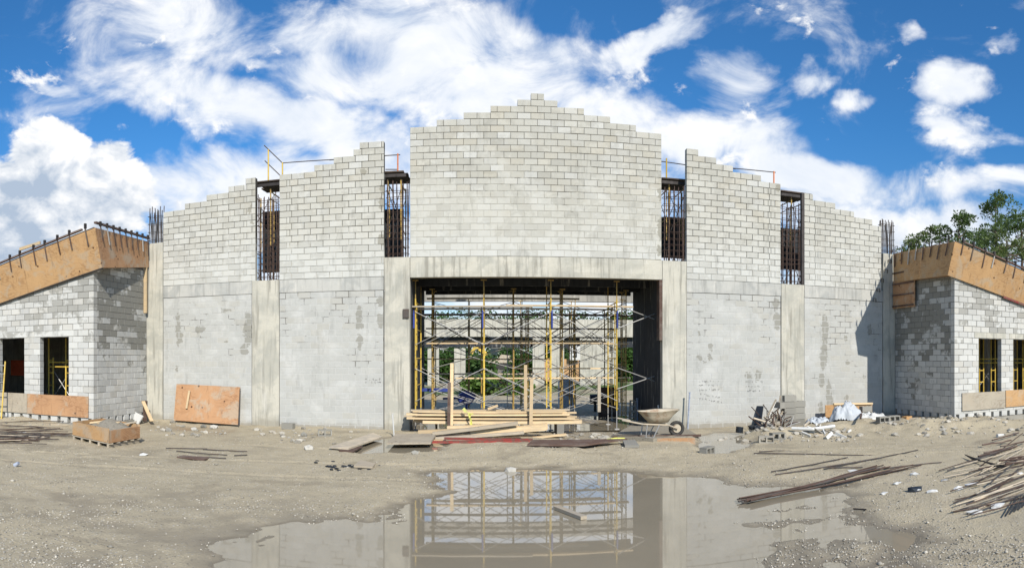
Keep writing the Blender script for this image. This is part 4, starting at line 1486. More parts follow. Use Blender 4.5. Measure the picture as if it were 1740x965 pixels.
def pine(px_top, py_top, dist, label, seed, crown=.45, width=.2, mat='needles', clumps=46, px_base=None):
    rr = random.Random(seed)
    t_ = (px_top - XN) / FH
    x, y = dist * math.sin(t_), dist * math.cos(t_)
    H = CAM_Z + (YH - py_top) * dist / FV
    t = thing('pine_tree', label, 'tree', (x, y, 0), 'pines behind the right wing')
    mb = MB()
    pts = [(x + math.sin(k * .9 + seed) * .012 * H * k / 8, y, H * k / 8 * .985 - (.1 if k == 0 else 0)) for k in range(9)]
    mb.path(pts, .014 * H + .05, 7, .03)
    limbs = []
    for k in range(int(clumps * .55)):
        f = 1 - crown + crown * (k + .5) / (clumps * .55)
        az = rr.uniform(0, 6.28)
        prof = math.sin(min(1, max(0.05, (1 - f) / crown)) * 2.6) * .8 + .25
        ln = width * H * prof * rr.uniform(.6, 1.15)
        a = Vector((x, y, f * H))
        b = a + Vector((math.cos(az) * ln, math.sin(az) * ln, ln * rr.uniform(.1, .55)))
        if b.z > H:
            b.z = H - .1
        mid = a.lerp(b, .5) + Vector((0, 0, -.05 * ln))
        mb.path([a, mid, b], .018 + .0022 * H, 5, .012)
        limbs.append((a, b, ln))
    mb.build('trunk', M['bark'], t)
    cr = MB()
    for (a, b, ln) in limbs:
        for f, rad in ((1.0, .55), (.72, .42)):
            if f < 1 and rr.random() < .35:
                continue
            c = a.lerp(b, f) + Vector((rr.uniform(-.2, .2), rr.uniform(-.2, .2), rr.uniform(-.05, .2)))
            leaf_cloud(cr, c, rad * rr.uniform(.6, 1.15) * (.50 + H / 36), 105, .18, rr, .65, True)
    leaf_cloud(cr, (x, y, H - .35), .5, 110, .19, rr, .8, True)
    cr.build('crown', M[mat], t)
    return t


pine(1694, 334, 46, 'tallest dark pine with an open layered crown behind the right wing', 11, .55, .17, clumps=64)
pine(1630, 366, 42, 'slim pine with a round tuft crown just above the eave corner', 12, .30, .14, clumps=30)
pine(1578, 393, 44, 'low pale pine crown showing over the flat part of the eave', 13, .30, .17, 'needles_pale', 26)
pine(1552, 408, 47, 'smallest pine tuft, nearest to the grey end cage', 14, .24, .12, 'needles_pale', 20)
pine(1735, 366, 40, 'wide bushy pine cut by the right edge of the picture', 15, .62, .24, clumps=70)
pine(1668, 398, 50, 'dense mid-green pine between the tallest pine and the round tuft', 16, .45, .2, clumps=50)
pine(1712, 405, 37, 'low green pine in front of the tallest one', 17, .6, .26, 'needles_pale', 50)


def bush(px, py_top, dist, wpx, label, seed, mat='leaf', base=.3, n=26):
    rr = random.Random(seed)
    t_ = (px - XN) / FH
    x, y = dist * math.sin(t_), dist * math.cos(t_)
    H = CAM_Z + (YH - py_top) * dist / FV
    wd = wpx * dist / FH
    t = thing('bush', label, 'bush', (x, y, base), 'greenery beyond the hall')
    tr = MB()
    cr = MB()
    for k in range(5):
        az = rr.uniform(0, 6.28)
        tr.path([(x, y, base - .2), (x + math.cos(az) * wd * .2, y + math.sin(az) * wd * .2, base + (H - base) * .5), (x + math.cos(az) * wd * .35, y + math.sin(az) * wd * .3, base + (H - base) * .8)], .07, 5, .02)
    tr.build('stem', M['bark'], t)
    for k in range(n):
        az = rr.uniform(0, 6.28)
        rad = math.sqrt(rr.random()) * wd * .5
        hh = base + (H - base) * rr.uniform(.12, .9)
        leaf_cloud(cr, (x + math.cos(az) * rad, y + math.sin(az) * rad * .6, hh), wd * .16 + .25, 70, .26, rr, .8)
    cr.build('crown', M[mat], t)


bush(758, 588, 64, 50, 'dark leafy bush seen between the two pale rear columns', 1)
bush(805, 592, 66, 55, 'dark leafy bush behind the excavator cab', 2)
bush(880, 590, 66, 70, 'dark leafy bush behind the excavator boom', 3)
bush(955, 585, 64, 60, 'leafy bush behind the pale rear wall', 4)
bush(1060, 528, 62, 45, 'tall tree crown at the right end of the hall', 5, 'leaf', .3, 40)
bush(1035, 570, 64, 60, 'mid-height leafy bush right of the rear wall', 6)
bush(722, 585, 64, 50, 'leafy bush behind the left inner wall', 8)
bush(840, 645, 39, 100, 'low bright green growth below the excavator', 7, 'grass', .2, 40)
for k_, (px_, pt_, ds_, wp_, lb_) in enumerate(((735, 527, 76, 70, 'broad far tree left of the two rear columns'), (790, 523, 80, 80, 'broad far tree above the excavator cab'), (860, 526, 78, 80, 'broad far tree above the lattice mast'), (930, 522, 82, 80, 'broad far tree behind the plywood infill'), (1000, 525, 76, 80, 'broad far tree behind the pale rear wall'), (1065, 520, 80, 80, 'broad far tree behind the right inner wall'))):
    bush(px_, pt_, ds_, wp_, lb_, 40 + k_, 'leaf', .3, 44)
for k_, (px_, pt_, ds_, wp_, lb_) in enumerate(((712, 600, 52, 40, 'dark shrub left of the first pale rear column'), (752, 604, 54, 40, 'dark shrub between the first two pale rear columns'), (815, 608, 52, 60, 'dark shrub right of the second pale rear column'), (890, 604, 55, 50, 'dark shrub left of the plywood infill'), (970, 606, 53, 30, 'dark shrub in the gap beside the broad rear wall'), (1070, 600, 52, 60, 'dark shrub at the right end of the pale rear frame'))):
    bush(px_, pt_, ds_, wp_, lb_, 60 + k_, 'leaf', .2, 34)
bush(1690, 592, 40, 60, 'leafy bush seen through the right wing', 9)
# dirt bank behind the hall
mb = MB()
nn = 26
for j in range(6):
    for i in range(nn):
        x_ = -14 + 34 * i / (nn - 1)
        y_ = 53 + j * 1.6
        h_ = (0, .7, 1.25, 1.35, .9, .2)[j] * (.8 + .4 * mnoise.noise(Vector((x_ * .35, j * .4, 2)))) + .2
        mb.v.append((x_, y_, h_))
for j in range(5):
    for i in range(nn - 1):
        a = j * nn + i
        mb.f.append((a, a + 1, a + nn + 1, a + nn))
        mb.mi.append(0)
o = mb.build('dirt_bank', M['sand'], None, True)
tag(o, 'low bank of bare dirt behind the hall', kind='structure')

# ------------------------------------------------------------------ excavator beyond the hall
ex_c = gp(850, 636)
ed = 60.0
t_ = (848 - XN) / FH
EX, EY, EZ = ed * math.sin(t_), ed * math.cos(t_), 1.3
exc = thing('excavator', 'small yellow tracked excavator with dark cab beyond the hall', 'excavator', (EX, EY, EZ))
for yo in (-.75, .55):
    mb = MB()
    prof = [(-1.25, .0), (1.25, .0), (1.5, .25), (1.25, .55), (-1.25, .55), (-1.5, .25)]
    mb.prism([(EX + a, EY + yo, EZ + b) for a, b in prof], (0, .4, 0))
    mb.build('track', M['rubber'], exc)
mb = MB()
mb.prism([(EX + a, EY - .8, EZ + b) for a, b in ((-1.0, .62), (1.6, .62), (1.65, 1.25), (.2, 1.45), (-.15, .95), (-1.0, .9))], (0, 1.6, 0))
mb.build('body', M['barrow'], exc)
mb = MB()
mb.prism([(EX + a, EY - .78, EZ + b) for a, b in ((-1.0, .92), (-.2, .97), (-.1, 2.2), (-.75, 2.25))], (0, .9, 0))
mb.build('cab', M['glass_dark'], exc)
mb = MB()
mb.prism([(EX + a, EY - .8, EZ + b) for a, b in ((-.85, 2.26), (.0, 2.22), (.0, 2.32), (-.85, 2.36))], (0, .95, 0))
mb.build('cab_roof', M['paper'], exc)
mb = MB()
mb.bar((EX - .6, EY + .3, EZ + 1.0), (EX - 2.2, EY + .3, EZ + 2.3), .3, .35)
mb.build('boom', M['yellow'], exc)
mb = MB()
mb.bar((EX - 2.15, EY + .3, EZ + 2.35), (EX - 3.0, EY + .3, EZ + .9), .24, .28)
mb.build('stick', M['yellow'], exc)
mb = MB()
mb.prism([(EX + a, EY, EZ + b) for a, b in ((-3.15, .95), (-2.8, .9), (-2.6, .35), (-3.0, .15), (-3.3, .45))], (0, .6, 0))
mb.build('bucket', M['steel_dark'], exc)

# ------------------------------------------------------------------ lumber in front of the opening
def plank_thing(a, b, wd, ht, mat, label, group, name='plank', roll=0.0, jag=True):
    mb = MB()
    mb.bar(a, b, wd, ht, roll)
    return solo(name, mb, M[mat], label, 'plank' if name == 'plank' else name.replace('_', ' '), group)


rl = random.Random(21)
# upper stack on bearers
stack_y = 18.0
X0, X1 = fx(677, stack_y), fx(994, stack_y)
for lay, (z_, n_, ext) in enumerate(((.42, 5, 0), (.53, 5, -.12), (.635, 5, -.2), (.725, 4, -.35))):
    for k in range(n_):
        y_ = stack_y + .10 + k * .165 + rl.uniform(-.02, .02)
        a = X0 + rl.uniform(0, .5) + (.35 if lay == 0 else 0) + lay * .06
        b = X1 + rl.uniform(-.35, .05) + ext
        th_ = .085 if lay == 0 else .05
        mt = 'lumber' if k < 2 or rl.random() < .7 else 'lumber_grey'
        plank_thing((a, y_, z_), (b, y_ + rl.uniform(-.05, .05) * (3.5 if lay == 3 else 1), z_ + rl.uniform(-.012, .012) * (3 if lay == 3 else 1)), .14, th_, mt,
                    '%s board in the %s layer of the timber stack, %s' % ('fresh tan' if mt == 'lumber' else 'weathered grey', ('thick lowest', 'second', 'third', 'topmost')[lay], ('at its front edge', 'second from the front', 'in the middle', 'second from the back', 'at its back edge')[k]), 'boards of the raised timber stack', roll=rl.uniform(-.02, .02))
for k, xx in enumerate((X0 + .95, X0 + 2.7, X1 - .7)):
    mb = MB()
    mb.box((xx - .1, stack_y + .02, gz1(xx, stack_y) - .02), (xx + .1, stack_y + .85, .372))
    solo('bearer', mb, M['hollow_block'], ('pale bearer under the near end of the raised timber stack by the left column', 'bearer under the middle of the raised timber stack', 'bearer under the end of the raised timber stack towards the wheelbarrow')[k], 'bearer', 'bearers of the timber stack')
mb = MB()
q = fp(866 - 28, 690, stack_y + .3)
mb.bar(fp(829, 695, stack_y + .3), fp(846, 689, stack_y + .3), .09, .07)
solo('wood_offcut', mb, M['lumber'], 'short orange offcut lying on top of the raised timber stack', 'offcut')
# stakes holding the stack
for (pxt, pyt, pxb, pyb, mt, lab, yy) in ((768, 617, 767, 724, 'lumber', 'fresh stake left of the yellow tape with dark mud on its lower half', 17.92), (893, 620, 893, 700, 'lumber', 'taller fresh stake behind the end of the timber stack', 18.85),
                                          (903.5, 644, 902, 724, 'lumber', 'shorter fresh stake in front of the timber stack', 17.9), (1018, 640, 1018, 700, 'lumber_grey', 'thin grey stake right of the timber stack', 19.2)):
    a, b = fp(pxt, pyt, yy), fp(pxb, pyb, yy)
    plank_thing(b, a, .095, .05, mt, lab, None, 'stake')
mb = MB()
mb.bar(fp(763.5, 650, 17.86), fp(762.5, 727, 17.86), .085, .06)
solo('stake', mb, M['lumber_dark'], 'dark muddy stake beside the fresh one at the timber stack', 'stake')
# caution tape
mb = MB()
tp = [fp(787, 694, 17.86), fp(792, 700, 17.84), fp(797, 702, 17.83), fp(799, 709, 17.83), fp(800, 716, 17.82), fp(801, 723, 17.84)]
for i in range(len(tp) - 1):
    d = Vector((.03, .01 * (-1) ** i, .03 * (-1) ** i))
    mb.add([tp[i] - d, tp[i] + d, tp[i + 1] + d, tp[i + 1] - d, tp[i] - d + Vector((0, .003, 0)), tp[i] + d + Vector((0, .003, 0)), tp[i + 1] + d + Vector((0, .003, 0)), tp[i + 1] - d + Vector((0, .003, 0))], MB.BF)
d0 = fp(804, 706, 17.8)
mb.bar(fp(797, 704, 17.83), fp(804, 703, 17.80), .01, .04)
solo('caution_tape', mb, M['tape'], 'crumpled yellow tape hanging over the front of the timber stack', 'tape')
# lower loose timbers
loose = [((711, 735, 17.4), (882, 727, 17.4), .16, .13, 'lumber', 'thick fresh timber at the bottom left of the loose lumber'), ((735, 737, 17.1), (880, 719, 17.15), .15, .09, 'lumber_grey', 'grey board lying aslant across the loose lumber'),
         ((800, 737, 17.3), (928, 726, 17.3), .2, .16, 'lumber', 'thick fresh timber at the right of the loose lumber'), ((880, 729, 17.45), (930, 724, 17.45), .22, .16, 'lumber', 'short squared fresh timber ending the loose lumber'),
         ((740, 745, 16.9), (890, 735, 16.95), .18, .07, 'lumber_grey', 'pale grey plank lying in front of the loose lumber'), ((758, 748, 17.0), (838, 743, 17.0), .2, .05, 'lumber_grey', 'thin grey plank just above the red steel'),
         ((735, 741, 17.2), (800, 741, 17.2), .2, .05, 'lumber_dark', 'dark board under the left end of the loose lumber'), ((905, 744, 17.3), (962, 738, 17.3), .16, .05, 'lumber', 'short board right of the loose lumber'),
         ((912, 741, 17.5), (960, 745, 17.4), .10, .05, 'lumber_dark', 'dark short board crossing near the right of the lumber'), ((760, 727, 17.7), (880, 722, 17.7), .2, .1, 'lumber', 'fresh board in the shadow under the raised stack')]
for (a, b, wd, ht, mt, lab) in loose:
    plank_thing(fp(*a), fp(*b), wd, ht, mt, lab, None)
for (a, b, lab) in (((734, 751, 16.2), (900, 750, 16.3), 'lower red steel bar along the front of the lumber'), ((755, 745, 16.45), (905, 747, 16.5), 'upper red steel bar along the front of the lumber')):
    mb = MB()
    mb.bar(fp(*a), fp(*b), .12, .055)
    solo('steel_bar', mb, M['red_steel'], lab, 'steel bar', 'red steel bars by the lumber')
plank_thing(fp(736, 750, 16.68), fp(758, 750, 16.68), .14, .1, 'lumber', 'stub of fresh timber at the end of the red steel bars', None)


def slab(corners, th, mat, name, label, cat, group=None, lift=.03):
    pts = []
    for (a, b) in corners:
        q = gp(a, b, .06)
        pts.append(Vector((q.x, q.y, max(gz1(q.x, q.y), .0) + lift)))
    zc = max(p.z for p in pts)
    for p in pts:
        p.z = p.z * .4 + zc * .6
    mb = MB()
    mb.prism(pts, (0, 0, th))
    return solo(name, mb, M[mat], label, cat, group)


slab([(657, 759), (732, 758), (742, 744), (672, 743)], .05, 'plywood_grey', 'plywood_board', 'pale wet board over the small pond by the lumber', 'plywood board', None, .06)
slab([(559, 764), (592, 767), (650, 745), (634, 740)], .04, 'lumber_grey', 'plywood_board', 'grey board lying aslant on the ground left of the small pond', 'plywood board', None, .03)
slab([(576, 768), (600, 770), (616, 759), (592, 757)], .03, 'lumber_dark', 'wet_board', 'dark wet board tucked under the slanting grey board', 'board', None, .005)
slab([(896, 768), (992, 767), (1066, 754), (905, 757)], .04, 'lumber_dark', 'wet_board', 'long reddish-brown wet board right of the lumber', 'board', None, .02)
slab([(1062, 766), (1086, 766), (1079, 754), (1058, 755)], .06, 'hollow_block', 'paving_slab', 'small flat grey slab in front of the wheelbarrow', 'slab', None, .0)
slab([(601, 795), (633, 797), (638, 791), (612, 785)], .035, 'lumber_grey', 'wood_offcut', 'short pale board lying on the dark spot left of the puddle', 'offcut', None, .01)
plank_thing(gp(945, 862, .03), gp(992, 880, .03), .10, .05, 'lumber_grey', 'single weathered board floating in the big puddle', None)
# mud bank with edge boards at the right of the opening
mb = MB()
A = [gp(1040, 748, .06), gp(1110, 750, .1), gp(1187, 745, .1), gp(1160, 728, .1), gp(1070, 730, .06)]
mb.prism([(p.x, p.y, .02) for p in A], (0, 0, .16))
solo('mud_platform', mb, M['sand'], 'low mud platform under the wheelbarrow', 'platform')
mb = MB()
a, b = A[0], A[2]
mb.bar((a.x, a.y - .05, .17), (b.x + .05, b.y - .06, .19), .05, .06)
solo('edge_board', mb, M['lumber_dark'], 'dark reddish board edging the mud platform below the wheelbarrow', 'board')
mb = MB()
a = gp(1110, 757)
b = gp(1184, 757)
mb.bar((a.x, a.y + .15, .08), (b.x, b.y + .12, .10), .04, .18)
solo('edge_board', mb, M['plywood_worn'], 'brown board standing in the pond at the end of the mud platform', 'board')
mb = MB()
a, b = gp(1031, 751, .08), gp(1062, 748, .08)
mb.path([(a.x, a.y, .12), (a.x * .5 + b.x * .5, a.y * .5 + b.y * .5, .14), (b.x, b.y, .12)], .045, 8, .03)
solo('foam_tube', mb, M['tape'], 'short muddy yellow tube on the ground by the brown boards', 'tube')


# ------------------------------------------------------------------ wheelbarrow
wb0 = gp(1120, 742, .17)
WB = thing('wheelbarrow', 'muddy steel wheelbarrow full of mortar before the right column', 'wheelbarrow', (wb0.x, wb0.y, .17))


def wv(u, v, z):                                                 # u along the barrow towards its wheel, v across
    return (wb0.x + u, wb0.y + v * 1.0 + u * -.05, .17 + z)


mb = MB()
rings = []
for (z_, l0, l1, hw) in ((.40, -.28, .22, .20), (.55, -.42, .34, .28), (.70, -.55, .50, .35), (.715, -.58, .53, .37), (.69, -.53, .48, .33), (.62, -.45, .40, .28)):
    ring = []
    for k in range(20):
        a = 2 * math.pi * k / 20
        ca, sa = math.cos(a), math.sin(a)
        e = .55
        ring.append(wv((l0 + l1) / 2 + (l1 - l0) / 2 * math.copysign(abs(ca) ** e, ca), hw * math.copysign(abs(sa) ** e, sa), z_ + (.03 if ca > 0 and z_ > .5 else 0)))
    rings.append(ring)
o_ = len(mb.v)
for r_ in rings:
    mb.v += r_
for j in range(len(rings) - 1):
    for k in range(20):
        mb.f.append((j * 20 + k, j * 20 + (k + 1) % 20, (j + 1) * 20 + (k + 1) % 20, (j + 1) * 20 + k))
        mb.mi.append(0)
mb.f.append(tuple(reversed(range(20))))
mb.mi.append(0)
mb.build('tray', M['barrow'], WB, True)
mb = MB()
pts = []
for k in range(20):
    p = Vector(rings[5][k])
    pts.append(p)
c_ = sum(pts, Vector()) / 20 + Vector((0, 0, .05))
mb.add(pts + [c_], [(k, (k + 1) % 20, 20) for k in range(20)])
mb.build('mortar', M['sand'], WB, True)
for s_ in (-1, 1):
    mb = MB()
    mb.path([wv(-1.05, s_ * .30, .50), wv(-.5, s_ * .27, .38), wv(.2, s_ * .17, .33), wv(.47, s_ * .09, .22)], .022, 7)
    mb.build('handle', M['lumber_grey'], WB)
    mb = MB()
    mb.path([wv(-.38, s_ * .25, .37), wv(-.42, s_ * .27, .02), wv(-.22, s_ * .27, .01), wv(-.05, s_ * .22, .35)], .018, 6)
    mb.build('leg', M['zinc'], WB)
wheel = MB()
nseg = 22
for k in range(nseg):
    a = 2 * math.pi * k / nseg
    for j in range(8):
        b = 2 * math.pi * j / 8
        rr_ = .17 + .045 * math.cos(b)
        wheel.v.append(wv(.47 + rr_ * math.cos(a), .045 * math.sin(b), .215 + rr_ * math.sin(a)))
for k in range(nseg):
    for j in range(8):
        wheel.f.append((k * 8 + j, ((k + 1) % nseg) * 8 + j, ((k + 1) % nseg) * 8 + (j + 1) % 8, k * 8 + (j + 1) % 8))
        wheel.mi.append(0)
wo_ = wheel.build('wheel', M['rubber'], WB, True)
mb = MB()
mb.tube(wv(.47, -.05, .215), wv(.47, .05, .215), .11, 14)
mb.tube(wv(.47, -.12, .215), wv(.47, .12, .215), .018, 6)
mb.build('rim', M['barrow'], wo_)
mb = MB()
mb.bar(gp(1140, 738, .1) + Vector((0, 0, .1)), gp(1153, 746, .1) + Vector((0, 0, .1)), .07, .05)
solo('wood_offcut', mb, M['lumber_dark'], 'dark offcut chocking the wheelbarrow wheel', 'offcut')


# ------------------------------------------------------------------ hollow blocks
def hollow(c, rz=0.0, mode='flat', mat='hollow_block'):
    """two-cell block 0.39 x 0.19 x 0.19; mode: flat (cells up), face (cells to the viewer), end (standing on end)"""
    mb = MB()
    L, Wd, H, t_ = .39, .19, .19, .035
    parts_ = [((-L / 2, -Wd / 2, 0), (L / 2, -Wd / 2 + t_, H)), ((-L / 2, Wd / 2 - t_, 0), (L / 2, Wd / 2, H))]
    for xx in (-L / 2, -t_ / 2, L / 2 - t_):
        parts_.append(((xx, -Wd / 2 + t_, 0), (xx + t_, Wd / 2 - t_, H)))
    m_ = Matrix.Identity(4)
    if mode == 'face':
        m_ = Matrix.Translation((0, H / 2, Wd / 2)) @ Matrix.Rotation(R(90), 4, 'X')
    elif mode == 'end':
        m_ = Matrix.Translation((0, H / 2, L / 2)) @ Matrix.Rotation(R(90), 4, 'X') @ Matrix.Rotation(R(90), 4, 'Z')
    m_ = Matrix.Translation(c) @ Matrix.Rotation(rz, 4, 'Z') @ m_
    for lo, hi in parts_:
        mb.box(lo, hi, m_)
    return mb


def hb(px, py, label, rz=0.0, mode='flat', z=None, mat='hollow_block', tilt=None):
    q = gp(px, py, .05) if z is None else gp(px, py, z)
    zz_ = gz1(q.x, q.y) if z is None else z
    mb = hollow((q.x, q.y, zz_ - .01), rz, mode)
    return solo('hollow_block', mb, M[mat], label, 'block')


q = fp(1064, 709, 22.4)
solo('hollow_block', hollow((q.x, 21.4, .03), .1, 'end'), M['hollow_block'], 'hollow block standing on end inside the opening, lower of two', 'block')
solo('hollow_block', hollow((q.x + .01, 21.4, .425), -.06, 'end'), M['hollow_block'], 'hollow block balanced on end atop another inside the opening', 'block')
hb(1202, 771, 'hollow block lying at the edge of the pond right of the mud platform', .7, 'face')
hb(1321, 748, 'hollow block with cells showing below the scrap heap', .05, 'face')
hb(1302, 752, 'dark hollow block at the near left of the scrap heap', -.3, 'face', None, 'rubble')
hb(1500, 731, 'hollow block lying open right of the white sheeting', .1, 'face')
hb(1518, 729, 'hollow block lying open next to the timber kerb', -.08, 'face')
hb(552, 741, 'pale block lying at the foot of the wall left of the pond', .3, 'face')
hb(490, 729, 'pale broken block at the wall foot by the intermediate column', -.2, 'flat')
# stack of blocks before the intermediate column
bs = [(1340, 0, 0, 0), (1340, 1, .02, 0), (1341, 2, -.03, 0), (1339, 3, .05, 0), (1341, 4, -.02, 0), (1356, 0, .1, 1), (1357, 1, 0, 1), (1356, 2, .08, 1), (1357, 3, -.05, 1), (1326, 1, 0, 2), (1325, 3, .1, 2)]
lv = ('lowest', 'second', 'third', 'fourth', 'fifth')
for (px, k, rz, col) in bs:
    yy = (17.35, 17.55, 17.3)[col]
    q = fp(px, 700, yy)
    nm = ('main column of the block stack by the scrap heap', 'short right-hand column of the block stack by the scrap heap', 'left side of the block stack by the scrap heap')[col]
    if col == 2:
        mb = hollow((q.x, yy, .15 + k * .2), rz + 1.5, 'flat')
    else:
        mb = hollow((q.x, yy, .15 + k * .2 + (.0 if k < 4 else .0)), rz, 'flat')
    solo('hollow_block', mb, M['hollow_block'], '%s block in the %s' % (lv[k], nm), 'block', 'stacked blocks by the scrap heap')
mb = MB()
mb.box((fx(1326, 17.3) - .1, 17.2, .0), (fx(1362, 17.3) + .1, 17.8, .155))
solo('bearer', mb, M['lumber_grey'], 'low bearer under the block stack by the scrap heap', 'bearer')
for (px, k, lab) in ((1472, 0, 'lower block of the pair right of the white sheeting'), (1471, 1, 'upper block of the pair right of the white sheeting'), (1480, 2, None)):
    if lab:
        q = fp(px, 700, 17.3)
        solo('hollow_block', hollow((q.x, 17.3, .30 + k * .2), .05 * k, 'flat'), M['hollow_block'], lab, 'block')
mb = MB()
q = fp(1472, 700, 17.3)
mb.box((q.x - .35, 17.12, .02), (q.x + .3, 17.5, .297))
solo('bearer', mb, M['hollow_block'], 'solid pale base under the block pair right of the sheeting', 'bearer')

# ------------------------------------------------------------------ scrap heap, sheeting, leaning boards on the right
heap_c = gp(1312, 738)
rs = random.Random(31)
hp = fp(1315, 700, 17.1)
for k in range(34):
    a = Vector((hp.x + rs.uniform(-.42, .42), 17.1 + rs.uniform(-.3, .3), .12 + rs.uniform(0, .25)))
    ang_ = rs.uniform(-1.3, 1.3)
    ln = rs.uniform(.3, .8)
    d = Vector((math.sin(ang_), rs.uniform(-.4, .4), math.cos(ang_) * (1 if rs.random() < .6 else .35))).normalized()
    mb = MB()
    mt = rs.choice(('rust', 'rust', 'lumber_grey', 'zinc', 'lumber_dark'))
    if mt in ('rust', 'zinc'):
        mb.path([a, a + d * ln * .5 + Vector((rs.uniform(-.06, .06), 0, .03)), a + d * ln], rs.uniform(.010, .02), 5)
    else:
        mb.bar(a, a + d * ln, .05, .025, rs.uniform(0, 3))
    solo('scrap_rod', mb, M[mt], {'rust': 'rusty bent rod', 'zinc': 'pale metal rod', 'lumber_grey': 'grey wooden batten', 'lumber_dark': 'dark wooden batten'}[mt] + ' in the tangled scrap heap by the block stack', 'scrap', 'pieces of the tangled scrap heap')
mb = MB()
mb.bar(fp(1316, 735, 17.0), fp(1326, 672, 17.3), .03, .05)
solo('batten', mb, M['lumber_grey'], 'long pale batten leaning up out of the scrap heap', 'batten')
mb = MB()
a, b = fp(1286, 733, 18.6), fp(1292, 690, 18.82)
mb.bar(a, b, .22, .04)
solo('leaning_board', mb, M['black_plastic'], 'dark board leaning on the wall left of the scrap heap', 'board')
mb = MB()
for k in range(7):
    mb.lump((fx(1290, 17) + rs.uniform(-.25, .25), 17.0 + rs.uniform(-.2, .3), .16 + rs.uniform(0, .08)), .12, .12, .1, k)
solo('debris_bag', mb, M['black_plastic'], 'crumpled black plastic at the foot of the scrap heap', 'plastic')
mb = MB()
q = gp(1256, 733, .1)
mb.tube((q.x, q.y, .06), (q.x + .02, q.y, .24), .11, 12)
solo('bucket', mb, M['black_plastic'], 'small dark bucket standing by the wall left of the scrap heap', 'bucket')
# plywood form box
fbx = thing('form_box', 'tan timber form box standing behind the white sheeting', 'form box', (fx(1452, 17.9), 17.9, .1))
A, B = fp(1417, 686, 17.75), fp(1481, 716, 17.75)
mb = MB()
mb.prism([(A.x, 17.75, A.z - .04), (A.x + .12, 17.75, B.z), (B.x - .05, 17.75, B.z), (B.x, 17.75, A.z - .08)], (0, .03, 0))
mb.build('front_panel', M['plywood'], fbx)
mb = MB()
mb.bar((A.x - .02, 17.74, A.z - .01), (B.x + .02, 17.74, A.z - .05), .09, .06)
mb.build('top_rail', M['lumber'], fbx)
mb = MB()
mb.box((B.x + .003, 17.76, B.z), (B.x + .035, 18.5, A.z - .09))
mb.build('end_panel', M['plywood_worn'], fbx)
mb = MB()
mb.box((A.x + .1, 18.47, B.z), (B.x, 18.5, A.z - .1))
mb.build('back_panel', M['plywood'], fbx)
mb = MB()
for xx in (A.x + .2, B.x - .4):
    mb = MB()
    mb.box((xx, 17.85, .05), (xx + .1, 18.4, B.z - .002))
    mb.build('skid', M['lumber_dark'], fbx)


def sheeting(name, cx, cy, rx, ry, h, mat, seed, label, tail=None):
    mb = MB()
    nu, nv = 40, 26
    rr = random.Random(seed)
    for j in range(nv + 1):
        for i in range(nu + 1):
            u, v = i / nu * 2 - 1, j / nv * 2 - 1
            d = math.hypot(u, v)
            x_, y_ = cx + u * rx, cy + v * ry
            if tail:
                x_ += tail[0] * max(0, u) ** 2
                y_ += tail[1] * max(0, u) ** 2
            fold = mnoise.noise(Vector((u * 3.5 + seed, v * 3.5, 1.3))) * .22 + abs(mnoise.noise(Vector((u * 7 + v * 3, v * 6 + seed, 5.0)))) * .26
            z_ = h * max(0, 1 - d ** 2.4) ** .7 * (.72 + fold * .9) + fold * .20
            edge = 1 + .22 * mnoise.noise(Vector((math.atan2(v, u) * 2.2, seed, 0)))
            if d > 1e-6 and max(abs(u), abs(v)) > .6:
                x_ = cx + (x_ - cx) * edge
                y_ = cy + (y_ - cy) * edge
            mb.v.append((x_, y_, max(gz1(x_, y_), 0) + .015 + max(0, z_)))
    for j in range(nv):
        for i in range(nu):
            a = j * (nu + 1) + i
            u, v = (i + .5) / nu * 2 - 1, (j + .5) / nv * 2 - 1
            if math.hypot(u, v) < 1.02:
                mb.f.append((a, a + 1, a + nu + 2, a + nu + 1))
                mb.mi.append(0)
    return solo(name, mb, M[mat], label, 'sheeting', None, True)


q = fp(1438, 735, 16.9)
sheeting('plastic_sheeting', q.x, 16.95, .60, .42, .68, 'tarp', 3, 'large crumpled pale blue-white sheet heaped over debris')
q = fp(1478, 738, 16.7)
sheeting('plastic_sheeting', q.x, 16.75, .5, .28, .26, 'paper', 6, 'white sheet trailing away from the heaped sheet towards the wing', (.2, -.12))
q = fp(1392, 733, 16.9)
sheeting('plastic_sheeting', q.x, 17.05, .4, .3, .28, 'tarp', 9, 'low torn pale sheet between the scrap heap and the heaped sheet')
for k in range(26):
    px, py = rs.uniform(1360, 1450), rs.uniform(736, 749)
    q = on_ground(px, py)
    mb = MB()
    a_ = rs.uniform(0, 3.1)
    d = Vector((math.cos(a_), math.sin(a_), rs.uniform(-.1, .5))).normalized() * rs.uniform(.12, .32)
    mb.bar(q + Vector((0, 0, .03)), q + d + Vector((0, 0, .05)), rs.uniform(.04, .10), .03, rs.uniform(0, 2))
    mt = rs.choice(('rubble', 'paper', 'hollow_block', 'lumber_grey'))
    solo('debris_piece', mb, M[mt], {'rubble': 'tan mortar piece', 'paper': 'white broken piece', 'hollow_block': 'grey block shard', 'lumber_grey': 'wooden offcut'}[mt] + ' in the strip of debris before the sheeting', 'debris', 'broken pieces before the sheeting')
mb = MB()
mb.path([on_ground(1345, 742, .12), on_ground(1380, 742, .14), on_ground(1418, 739, .15)], .05, 8)
solo('plastic_pipe', mb, M['white_plastic'], 'thick white pipe lying in front of the torn sheet', 'pipe')
mb = MB()
mb.bar(on_ground(1462, 735, .25), on_ground(1466, 712, .5), .06, .04)
solo('batten', mb, M['lumber_dark'], 'dark batten stuck upright by the block pair', 'batten')

